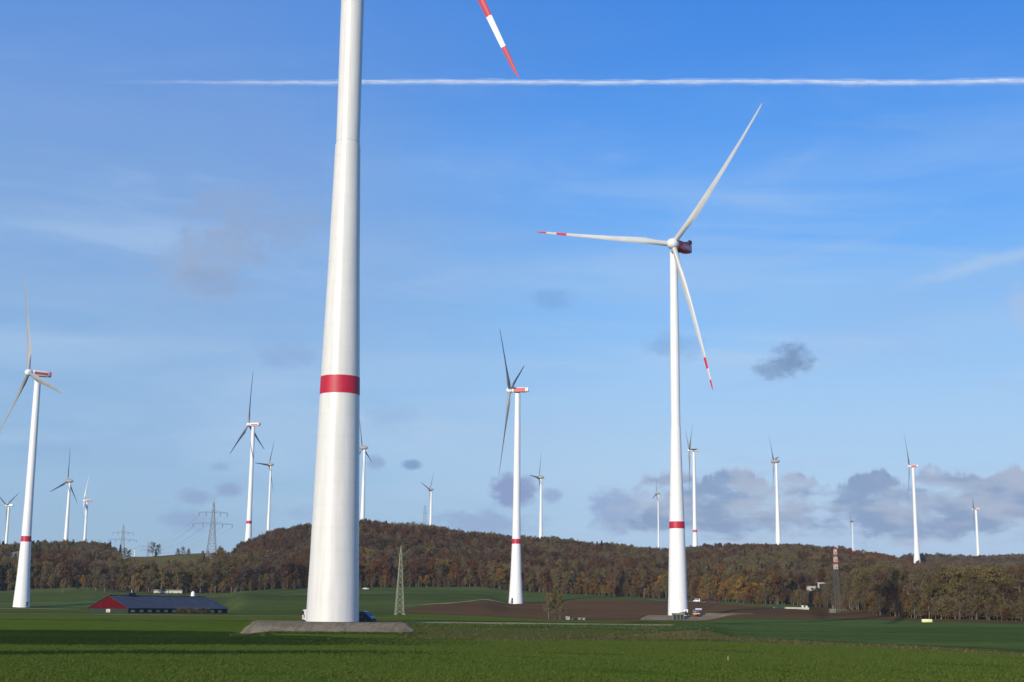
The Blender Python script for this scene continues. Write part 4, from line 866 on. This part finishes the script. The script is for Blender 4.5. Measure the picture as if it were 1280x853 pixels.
def make_tree(kind, seed, fine=1):
    """height 1 = 18 m tree; returns (trunk mesh, crown mesh)"""
    rn = random.Random(seed); tk = MB(); cr = MB(); mt = FM[kind]
    if kind == 'dark':
        H = 18.0; tk.bar((0, 0, -1.0), (0, 0, 16), .5, .08, 6)
        n = 1500*fine
        for i in range(n):
            u = rn.random()**0.75; z = 2.5+u*15.4; R = (1-u)**0.85*3.6+0.25; lay = 0.72+0.28*math.cos(z*3.6+seed); th = rn.random()*6.283; rr = R*lay*(0.35+0.65*rn.random()**.5)
            c = Vector((math.cos(th)*rr, math.sin(th)*rr, z-rr*.25)); quad(cr, c, (Vector((math.cos(th), math.sin(th), 0.5))+rdir(rn)*.5).normalized(), .16+.12*rn.random(), .38+.2*rn.random(), th)
    else:
        leafy = {'russet': 1.0, 'rust': 1.0, 'plum': .55, 'bare': .32, 'olive': .9, 'gold': 1.0}[kind]; H = 18*rn.uniform(.94, 1.05)
        tk.bar((0, 0, -1.2), (rn.uniform(-.3, .3), rn.uniform(-.3, .3), 6.5), .55, .36, 6); top = Vector((rn.uniform(-.6, .6), rn.uniform(-.6, .6), 13.5)); tk.bar((0, 0, 6.4), top, .36, .12, 5)
        cl = []
        nl = 15
        for i in range(nl):
            u = i/(nl-1); th = i*2.4+rn.uniform(-.5, .5); z0 = 2.6+u*9.4; R = (4.3-2.3*u**1.6)*rn.uniform(.72, 1.12); z1 = z0+rn.uniform(1.6, 3.4)+u*1.4
            a = Vector((0, 0, z0)); m_ = Vector((math.cos(th)*R*.5, math.sin(th)*R*.5, (z0+z1)/2+.3)); b = Vector((math.cos(th)*R, math.sin(th)*R, z1))
            tk.bar(a, m_, .2, .12, 4); tk.bar(m_, b, .12, .05, 4); cl.append((b, rn.uniform(1.1, 1.8))); cl.append((m_+Vector((0, 0, rn.uniform(.6, 1.5))), rn.uniform(1.0, 1.5)))
            for q in range(3):
                e_ = m_.lerp(b, rn.random())+rdir(rn, .6)*rn.uniform(1, 1.8); tk.bar(m_.lerp(b, rn.random()*.6), e_, .08, .03, 3)
        cl.append((top+Vector((0, 0, 1.6)), 1.7)); cl.append((top, 1.8))
        for c, r in cl:
            nq = int(46*leafy*fine*(r/1.4)**2)
            for i in range(nq):
                d = rdir(rn, .25); p = c+d*r*(rn.random()**.4); p.z = min(p.z, H)
                s = rn.uniform(.13, .30); quad(cr, p, (d+rdir(rn)*.8).normalized(), s, s*rn.uniform(.8, 1.5), rn.random()*6.3)
            nt_ = int((34 if kind in ('bare', 'plum') else 10)*fine)
            for i in range(nt_):                               # fine twigs, mostly rising
                d = rdir(rn, .9); p = c+rdir(rn)*r*rn.random(); e_ = p+d*rn.uniform(.7, 1.5); sd_ = d.cross(rdir(rn)).normalized()*.035
                j = len(cr.v); cr.v += [tuple(p-sd_), tuple(p+sd_), tuple(e_+sd_*.4), tuple(e_-sd_*.4)]; cr.f.append((j, j+1, j+2, j+3)); cr.mi.append(0)
    def fast(b, nm, m):
        me = bpy.data.meshes.new(nm); me.from_pydata(b.v, [], b.f); me.materials.append(m); me.update(); return me
    return fast(tk, 'trunk', BARK), fast(cr, 'crown', mt)
TREES = {}; seed = 1
for kind in FM:
    TREES[kind] = []
    for i in range(4 if kind in ('bare', 'olive', 'plum') else 3): TREES[kind].append(make_tree(kind, seed)); seed += 1
from mathutils import noise as mnoise
def choose(px, u, r, x, y, rn):
    n1 = mnoise.noise(Vector((x/95, y/95, 1.7)))*1.4; n2 = mnoise.noise(Vector((x/60, y/60, 9.2)))
    w = {'russet': .8, 'plum': 1.2, 'bare': 1.2, 'olive': .8, 'gold': .05, 'dark': .07}
    if px < 130: w.update(russet=.25, plum=.5, bare=1.2, olive=1.2, dark=.35)
    if 30 < px < 90 and .12 < u < .45: w.update(russet=1.2, plum=2.5)
    if 140 < px < 290: w.update(russet=.3, plum=.3, bare=.9, olive=1.8, gold=.5 if u < .15 else .1)
    if 290 < px < 430: w.update(russet=.9, plum=1.5, olive=.7, dark=.15)
    if 450 < px < 640 and u < .35: w.update(russet=2.2, olive=.7)
    if 640 < px < 960 and u < .18: w.update(gold=3.4, olive=1.6, russet=.6, bare=.7)
    if 450 < px < 640 and u < .16: w.update(gold=1.6, russet=3)
    if 870 < px < 1080 and u > .75: w.update(russet=1.6, plum=2.2, olive=.1)
    if px > 960 and u <= .6: w.update(bare=2.4, olive=1.2, plum=.8, russet=.15, gold=.02)
    if 1060 < px < 1190 and 1250 < r < 1900: w.update(rust=14, russet=2, plum=1)
    if px > 1190 and r > 1500: w.update(plum=2, russet=.8)
    if n2 > .32: w['dark'] += 1.1
    w['russet'] *= max(.1, 1+n1*1.6); w['olive'] *= max(.1, 1-n1*1.3); 
    if 880 < px < 900 and u < .03: w = {'dark': 1}
    if 985 < px < 1035 and .15 < u < .45: w['dark'] += 1.2
    if 715 < px < 724 and u < .1: w = {'dark': 1}
    for q_, sd_ in (('russet', 3.1), ('plum', 6.7), ('bare', 11.3), ('olive', 17.9), ('gold', 23.7)):
        w[q_] = w.get(q_, 0)*math.exp(4.2*mnoise.noise(Vector((x/48, y/48, sd_))))
    if px > 1050: w['dark'] = 0.0
    if 630 < px < 965 and u < .2 and n2 < .32 and rn.random() < .62: w = {'gold': 1.4, 'olive': 1.2, 'rust': .25}
    if 140 < px < 300 and u < .22 and rn.random() < .6: w = {'gold': .6, 'olive': 1.6, 'bare': .3}
    if 450 < px < 640 and u < .16 and rn.random() < .5: w = {'gold': .5, 'rust': .9, 'olive': .7}
    if 30 < px < 92 and .1 < u < .4 and rn.random() < .5: w = {'plum': 1, 'russet': 1.4}
    ks = list(w); return rn.choices(ks, [w[k] for k in ks])[0]
rn = random.Random(11); PT = []
bmin, bmax = bearing(-110), bearing(1390)
X0, X1 = 2300*math.sin(math.radians(bmin)), 2300*math.sin(math.radians(bmax))
cellx = 6.6
yy = 520.0
clear = [(gp(1014, 900), 7, 40), (gp(1029, 905), 9, 40)]
def px_of(b): return 640 + F*math.tan(math.radians(b))*1.017
while yy < 2420:
    step = 5.8 if yy < 1000 else (6.6 if yy < 1600 else 9.0)
    xx = yy*math.tan(math.radians(bmin))
    while xx < yy*math.tan(math.radians(bmax)):
        x = xx+rn.uniform(-.42, .42)*step; y = yy+rn.uniform(-.42, .42)*step; xx += step
        b = math.degrees(math.atan2(x, y)); r = math.hypot(x, y); fo = float(foot_at(b)); ri = float(ridge_at(b)); px = to_px((x, y, tz(x, y)))[0]
        edge = fo + 6*mnoise.noise(Vector((x/30, y/30, 0)))*1.5
        if r < edge: continue
        if r > ri+70: continue
        u = (r-fo)/(ri-fo)
        if 128 < px < 278:
            lim = 110 + 60*mnoise.noise(Vector((x/60, 3, 0)))
            if px < 150: lim += (150-px)*16
            if px > 262: lim += (px-262)*20
            if r-fo > lim: continue
        if math.hypot(x-at(26, 697, 1180).x, y-1160) < 24 and r > 1090: continue
        if 6 < abs(px) and 0 < px < 56 and 1100 < r < 1185: continue
        kind = choose(px, u, r, x, y, rn)
        sc = rn.uniform(.78, 1.12)*(1+.12*mnoise.noise(Vector((x/40, y/40, 5))))
        if kind == 'gold': sc *= rn.uniform(.62, .9)
        if px > 1046 and r-fo < 18: sc *= .74
        if u > .93: sc *= .92
        if 1115 < px < 1172 and 1880 < r < 2065: continue
        if 985 < px < 1038 and 620 < r < 905:
            sc *= np.interp(r, [760, 900], [.62, .40])
        PT.append([x, y, r, px, kind, sc, r-fo])
    # undergrowth along the wood edge
    yy += step
for k in range(700):
    px = rn.uniform(-60, 1340); b = bearing(px); r = float(foot_at(b))+rn.uniform(-3, 6); t = math.radians(b); x, y = r*math.sin(t), r*math.cos(t)
    if 150 < px < 290 and rn.random() < .3: continue
    kind = rn.choices(['gold', 'olive', 'russet', 'bare'], [1.2 if 640 < px < 960 else .35 if px < 1040 else .08, 1.3, .9 if px < 960 else .2, .7])[0]
    PT.append([x, y, r, px, kind, rn.uniform(.2, .55), -1.0])
# single trees on the open skyline, between fields, and in front of the wood
for px, r, sc, kind in ((187, 1480, .95, 'bare'), (194, 1485, .8, 'bare'), (191, 1470, .55, 'dark'), (219, 1440, .6, 'olive'), (225, 1445, .7, 'bare'), (232, 1440, .55, 'olive'), (250, 1420, .5, 'olive'), (256, 1400, .6, 'bare'),
                        (133, 1390, 1.05, 'dark'), (139, 1395, .8, 'bare'), (146, 1385, .9, 'dark'), (152, 1380, .8, 'bare'), (157, 1370, .7, 'olive'),
                        (77, 960, .55, 'olive'), (107, 975, .6, 'olive'), (118, 972, .65, 'olive'), (129, 968, .7, 'bare'), (95, 980, .4, 'dark'), (169, 965, .85, 'gold'), (160, 975, .7, 'dark')):
    b = math.radians(bearing(px)); PT.append([r*math.sin(b), r*math.cos(b), r, px, kind, sc, -2.0])
def score(t):
    inb = 1 if -8 < t[3] < 1288 else 0
    return inb*t[5]/t[2]*(1.0 if t[6] < 11 else .55 if t[6] < 20 else .3)
PT.sort(key=score, reverse=True)
NI = 296
ind = sorted(PT[:NI], key=lambda t: t[3]); rest = PT[NI:]
LOOK = {'russet': 'russet beech', 'rust': 'rust-orange tree', 'plum': 'purple-brown tree', 'bare': 'grey-brown tree', 'olive': 'olive-brown tree', 'gold': 'golden tree', 'dark': 'dark conifer'}
SECT = [(-100, 30, 'left of the leftmost large turbine'), (30, 105, 'left of the barn'), (105, 165, 'behind the red barn gable'), (165, 285, 'behind the blue barn roof'), (285, 400, 'left of the foreground tower'),
        (400, 499, 'left of the green pylon'), (499, 641, 'left of the field-centre turbine'), (641, 693, 'behind the three young trees'), (693, 847, 'left of the tall red-nacelle turbine'),
        (847, 968, 'left of the low white wall'), (968, 1046, 'left of the red-white mast'), (1046, 1100, 'right of the red-white mast'), (1100, 1158, 'left of the yellow bale'), (1158, 1215, 'right of the yellow bale'), (1215, 1300, 'at the right picture edge')]
def ordn(n): return {1: 'first', 2: 'second', 3: 'third', 4: 'fourth', 5: 'fifth', 6: 'sixth', 7: 'seventh', 8: 'eighth', 9: 'ninth', 10: 'tenth', 11: 'eleventh', 12: 'twelfth'}.get(n, '%dth' % n if n % 10 not in (1, 2, 3) or n in (11, 12, 13) else '%d%s' % (n, {1: 'st', 2: 'nd', 3: 'rd'}[n % 10]))
cnt = {}
for x, y, r, px, kind, sc, dep in ind:
    s_ = next(s for a, b, s in SECT if a <= px < b) if px < 1300 else SECT[-1][2]
    size = 'low ' if sc < .5 else ''
    k = (size, kind, s_); cnt[k] = cnt.get(k, 0)+1
    nm = 'shrub' if sc < .5 else ('conifer_tree' if kind == 'dark' else 'autumn_tree')
    look = LOOK[kind] if sc >= .5 else LOOK[kind].replace('tree', 'shrub').replace('beech', 'shrub')
    lab = '%s%s, %s from left among those %s' % (size, look, ordn(cnt[k]), s_)
    tkm, crm = TREES[kind][rn.randrange(len(TREES[kind]))]
    o = empty(nm, (x, y, tz(x, y)), lab, 'shrub' if sc < .5 else 'tree', rz=rn.uniform(0, 6.28), group='trees and shrubs along the front of the wood')
    o.scale = (sc*(1.25 if sc < .5 else 1), sc*(1.25 if sc < .5 else 1), sc)
    link('trunk', tkm, o); link('crown', crm, o, loc=(0, 0, -2.5 if sc < .5 else 0))
# three thin trees at the track
for i, (px, r, sc, kind) in enumerate(((686, 572, .60, 'olive'), (693, 576, .66, 'bare'), (700, 570, .60, 'olive'))):
    g0 = ground(px, r); o = empty('young_tree', g0, ('left', 'middle', 'right')[i]+' of three young half-bare trees beside the track', 'tree', rz=i*2.0, group='three young trees beside the track')
    o.scale = (sc*.8, sc*.8, sc); link('trunk', TREES['olive'][i][0], o); link('crown', TREES['olive'][i][1], o)
hb = gp(243, 448, 0)
for i in range(6):
    g0 = gp(224+i*7.2, 449+(i % 2)*2); o = empty('hedge_bush', g0, '%s bush from the left in the brown hedge in front of the long barn' % ordn(i+1), 'bush', rz=i*1.3, group='brown hedge in front of the barn')
    o.scale = (.32, .30, .13); link('trunk', TREES['olive'][i % 4][0], o); link('crown', TREES['bare' if i % 2 else 'olive'][i % 4][1], o, loc=(0, 0, -3.0))
# the far wood: one object, an instance on each point
tcoll = bpy.data.collections.new('tree_models'); order = []
for kind in FM:
    for tkm, crm in TREES[kind]:
        bm = bmesh.new(); bm.from_mesh(crm); nf = len(bm.faces); bm.from_mesh(tkm)
        for f in bm.faces[nf:]: f.material_index = 1
        me = bpy.data.meshes.new('tree_model'); bm.to_mesh(me); bm.free(); me.materials.append(FM[kind]); me.materials.append(BARK)
        mo = bpy.data.objects.new('tree_model_%03d' % len(order), me); tcoll.objects.link(mo); order.append(kind)
me = bpy.data.meshes.new('distant_wood'); xs = np.array([t[0] for t in rest]); ys = np.array([t[1] for t in rest]); zs = terrain(xs, ys)
me.vertices.add(len(rest)); me.vertices.foreach_set('co', np.stack([xs, ys, zs], -1).ravel())
a1_ = me.attributes.new('tree_scale', 'FLOAT', 'POINT'); a1_.data.foreach_set('value', [t[5] for t in rest])
a2_ = me.attributes.new('tree_index', 'INT', 'POINT'); a2_.data.foreach_set('value', [rn.choice([i for i, k in enumerate(order) if k == t[4]]) for t in rest])
a3_ = me.attributes.new('tree_turn', 'FLOAT', 'POINT'); a3_.data.foreach_set('value', [rn.uniform(0, 6.28) for t in rest])
wood = link('distant_wood', me); tag(wood, 'mass of russet, olive and bare grey trees covering the hills behind the first rows', 'forest', kind='stuff')
gt = bpy.data.node_groups.new('wood', 'GeometryNodeTree'); gt.interface.new_socket('Geometry', in_out='INPUT', socket_type='NodeSocketGeometry'); gt.interface.new_socket('Geometry', in_out='OUTPUT', socket_type='NodeSocketGeometry')
gn = gt.nodes; gi = gn.new('NodeGroupInput'); go = gn.new('NodeGroupOutput'); ip = gn.new('GeometryNodeInstanceOnPoints'); ci = gn.new('GeometryNodeCollectionInfo')
ci.inputs['Collection'].default_value = tcoll; ci.inputs['Separate Children'].default_value = True; ci.inputs['Reset Children'].default_value = True
def attr(nm, ty):
    n = gn.new('GeometryNodeInputNamedAttribute'); n.data_type = ty; n.inputs['Name'].default_value = nm; return n.outputs[0]
cx = gn.new('ShaderNodeCombineXYZ'); gt.links.new(attr('tree_turn', 'FLOAT'), cx.inputs[2])
gt.links.new(gi.outputs[0], ip.inputs['Points']); gt.links.new(ci.outputs[0], ip.inputs['Instance']); ip.inputs['Pick Instance'].default_value = True
gt.links.new(attr('tree_index', 'INT'), ip.inputs['Instance Index']); gt.links.new(cx.outputs[0], ip.inputs['Rotation']); gt.links.new(attr('tree_scale', 'FLOAT'), ip.inputs['Scale'])
gt.links.new(ip.outputs[0], go.inputs[0]); md = wood.modifiers.new('wood', 'NODES'); md.node_group = gt
print('trees', len(PT), 'individual', len(ind))

# ------------------------------------------------------------------ the crop plants and verge grass that can be seen near enough
def tuft_mesh(h, n, spread, lean, m, seed, w=0.012):
    r = random.Random(seed); b = MB()
    for i in range(n):
        t = r.uniform(0, 6.283); q = Vector((math.cos(t), math.sin(t), 0)); p = q*r.uniform(0, spread); hh = h*r.uniform(.6, 1.1); e1_ = p+q*hh*lean*.4+Vector((0, 0, hh*.6)); e2_ = p+q*hh*lean+Vector((0, 0, hh)); sd_ = Vector((-q.y, q.x, 0))*w
        b.add([p-sd_, p+sd_, e1_+sd_*.8, e1_-sd_*.8, e2_], [(0, 1, 2, 3), (3, 2, 4)])
    me = bpy.data.meshes.new('tuft_model'); me.from_pydata(b.v, [], b.f); me.materials.append(m); me.update(); return me
def tuft_mat(name, c1, c2):
    m = bpy.data.materials.new(name); m.use_nodes = True; t = m.node_tree; h = G(t); b = t.nodes['Principled BSDF']; b.inputs['Roughness'].default_value = 0.9; b.inputs['Specular IOR Level'].default_value = 0.05
    oi = t.nodes.new('ShaderNodeObjectInfo'); t.links.new(h.mix(oi.outputs['Random'], c1, c2), b.inputs['Base Color']); return m
def scatter(name, label, cat, pts, meshes, seed, smin=.7, smax=1.25):
    c = bpy.data.collections.new(name+'_models')
    for k, me_ in enumerate(meshes): c.objects.link(bpy.data.objects.new('%s_model_%03d' % (name, k), me_))
    me = bpy.data.meshes.new(name); r = np.random.default_rng(seed); n = len(pts)
    me.vertices.add(n); me.vertices.foreach_set('co', pts.ravel())
    for nm, ty, v in (('tree_scale', 'FLOAT', r.uniform(smin, smax, n)), ('tree_index', 'INT', r.integers(0, len(meshes), n)), ('tree_turn', 'FLOAT', r.uniform(0, 6.28, n))):
        q = me.attributes.new(nm, ty, 'POINT'); q.data.foreach_set('value', v)
    o = link(name, me); tag(o, label, cat, kind='stuff'); g2 = gt.copy(); 
    for nd in g2.nodes:
        if nd.type == 'COLLECTION_INFO': nd.inputs['Collection'].default_value = c
    mo = o.modifiers.new(name, 'NODES'); mo.node_group = g2; return o
rg = np.random.default_rng(5)
def band_pts(n, r0, r1, x0=-90, x1=1370):
    rr = np.sqrt(rg.uniform(r0*r0, r1*r1, n)); b0, b1 = bearing(x0), bearing(x1); bb = np.radians(rg.uniform(b0, b1, n)); x = rr*np.sin(bb); y = rr*np.cos(bb)
    return x, y, rr, np.degrees(bb)
x, y, rr, bb = band_pts(120000, 78, 205)
px_ = 640+F*np.tan(np.radians(bb))*1.017
patch = np.sin(x/7.3+1.1*np.sin(y/11))*np.sin(y/6.1+0.7*np.sin(x/17)) + 0.6*np.sin(x/2.3+y/3.1)
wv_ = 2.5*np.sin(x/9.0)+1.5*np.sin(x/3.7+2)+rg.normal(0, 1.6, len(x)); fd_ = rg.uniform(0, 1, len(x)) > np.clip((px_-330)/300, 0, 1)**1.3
dk = fd_ & (((rr+wv_ > 132) & (rr+wv_ < 143)) | ((rr+wv_ > 167) & (rr < 260)))  # tufts that fall inside the painted shade bands
edge_ = np.interp(px_, [560, 880, 1280, 1480], [204, 212, 160, 140]); keep = (patch > -0.9+0.5*rg.uniform(-1, 1, len(x))) & ((rr < edge_) | (px_ < 560))
z_ = terrain(x, y)+0.01
TG = tuft_mat('young wheat blades', (0.064, 0.100, 0.015), (0.108, 0.145, 0.026)); TD = tuft_mat('shade-tinted wheat blades', (0.018, 0.040, 0.008), (0.032, 0.060, 0.012)); TS = tuft_mat('dry grass blades', (0.095, 0.085, 0.035), (0.145, 0.125, 0.060)); TO = tuft_mat('olive grass blades', (0.055, 0.070, 0.024), (0.090, 0.095, 0.038))  # TD carries the shade of the bands in its colour
k = keep & ~dk; scatter('crop_plants', 'low green tufts of young crop in the near field', 'crop', np.stack([x[k], y[k], z_[k]], -1), [tuft_mesh(.15, 12, .10, .8, TG, q) for q in range(5)], 1)
k = keep & dk; scatter('crop_plants', 'crop tufts coloured darker as shade in the strips left of the gravel mound', 'crop', np.stack([x[k], y[k], z_[k]], -1), [tuft_mesh(.15, 12, .10, .8, TD, 20+q) for q in range(4)], 2)
x, y, rr, bb = band_pts(26000, 140, 300); px_ = 640+F*np.tan(np.radians(bb))*1.017
mid_ = np.interp(px_, [640, 880, 1280, 1480], [200, 226, 162, 146]); k = (px_ > 600) & (np.abs(rr-mid_) < 9+4*np.sin(x/5.0)) | ((px_ > 500) & (px_ < 900) & (rr > 203) & (rr < 246) & (rg.uniform(0, 1, len(x)) < .3))
scatter('verge_grass', 'rough dry grass on the verge across the middle of the fields', 'grass', np.stack([x[k], y[k], terrain(x, y)[k]+.02], -1), [tuft_mesh(.32, 14, .18, .6, TS if q % 2 else TO, 40+q, .02) for q in range(4)], 3)
# ragged weeds along the toe of the near mound
c0 = ground(412, 236); bm_ = math.radians(bearing(412)); ex_ = Vector((math.cos(bm_), -math.sin(bm_), 0)); ey_ = Vector((math.sin(bm_), math.cos(bm_), 0)); W_ = []
for i in range(1500):
    if rg.uniform() < .62: X_, Y_ = rg.uniform(-14.6, 14.6), -18.2+abs(rg.normal(0, .7))
    else: X_, Y_ = (1 if rg.uniform() < .5 else -1)*(13.9-abs(rg.normal(0, .7))), rg.uniform(-18, 14)
    p = Vector((c0.x, c0.y, 0))+ex_*X_+ey_*Y_; W_.append((p.x, p.y, tz(p.x, p.y)))
scatter('weeds', 'dry and green weeds along the toe of the near gravel mound', 'weeds', np.array(W_), [tuft_mesh(.36, 14, .22, .6, TO if q % 2 else TG, 60+q, .022) for q in range(4)], 4)

# ------------------------------------------------------------------ contrail, high above the haze
def contrail(name, rad, alpha, seed):
    m = bpy.data.materials.new(name+' vapour'); m.use_nodes = True; t = m.node_tree; h = G(t)
    for n in list(t.nodes): t.nodes.remove(n)
    tc = t.nodes.new('ShaderNodeTexCoord'); mp = t.nodes.new('ShaderNodeMapping'); mp.inputs['Scale'].default_value = (1/260, 1/60, 1/60); t.links.new(tc.outputs['Object'], mp.inputs[0])
    nz = h.noise(mp.outputs[0], 1.0, 4, 0.6); fx = t.nodes.new('ShaderNodeSeparateXYZ'); t.links.new(tc.outputs['Object'], fx.inputs[0])
    fade = h.smooth(fx.outputs[0], -7800, -1500)
    al = h.m('MULTIPLY', h.m('MULTIPLY', h.smooth(nz, .3, .7, .35, 1.0), fade), alpha)
    d = t.nodes.new('ShaderNodeBsdfDiffuse'); d.inputs[0].default_value = (.9, .9, .9, 1); tr_ = t.nodes.new('ShaderNodeBsdfTransparent'); mx = t.nodes.new('ShaderNodeMixShader'); out = t.nodes.new('ShaderNodeOutputMaterial')
    t.links.new(al, mx.inputs[0]); t.links.new(tr_.outputs[0], mx.inputs[1]); t.links.new(d.outputs[0], mx.inputs[2]); t.links.new(mx.outputs[0], out.inputs[0])
    rings = []; rr = random.Random(seed);  xs = np.linspace(-11000, 13000, 240)
    for i, x in enumerate(xs):
        r = rad*(1+.35*mnoise.noise(Vector((x/700, seed, 0)))+.15*mnoise.noise(Vector((x/160, seed, 3))))*np.interp(x, [-11000, -3000, 13000], [.55, .9, 1.15]); dz = 45*mnoise.noise(Vector((x/2600, 1, 1)))+12*mnoise.noise(Vector((x/600, 4, 1)))
        rings.append([Vector((x, r*math.cos(q)*1.0, r*.8*math.sin(q)+dz+x*0.0)) for q in np.linspace(0, 2*math.pi, 13)[:-1]])
    b = MB(); b.loft(rings); o = b.obj(name, m, None, True, 80)
    a = at(200, 103.5, 23900); e_ = at(1200, 103, 23900); c = at(640, 103, 23500); X = (e_-a).normalized(); Z = Vector((0, 0, 1)); Y = Z.cross(X).normalized(); Z = X.cross(Y)
    o.matrix_world = Matrix(((X.x, Y.x, Z.x, c.x), (X.y, Y.y, Z.y, c.y), (X.z, Y.z, Z.z, c.z), (0, 0, 0, 1))); return o
ct = contrail('contrail', 38, .30, 3); tag(ct, 'long thin white contrail running across the whole blue sky', 'contrail')
c2_ = contrail('fringe', 70, .13, 8); c2_.parent = ct; c2_.matrix_local = Matrix.Identity(4)

# ------------------------------------------------------------------ haze: the thin autumn air between here and the far wood
hm_ = bpy.data.materials.new('haze air'); hm_.use_nodes = True; t = hm_.node_tree
for n in list(t.nodes): t.nodes.remove(n)
pv = t.nodes.new('ShaderNodeVolumePrincipled'); pv.inputs['Color'].default_value = (0.90, 0.92, 0.95, 1); pv.inputs['Density'].default_value = 0.00005; pv.inputs['Anisotropy'].default_value = 0.1
ou = t.nodes.new('ShaderNodeOutputMaterial'); t.links.new(pv.outputs[0], ou.inputs['Volume'])
hz = MB().box(-25500, 25500, -25500, 25500, -4, 300).obj('haze', hm_); hz['kind'] = 'stuff'; hz['label'] = 'thin pale autumn haze over the fields and hills'
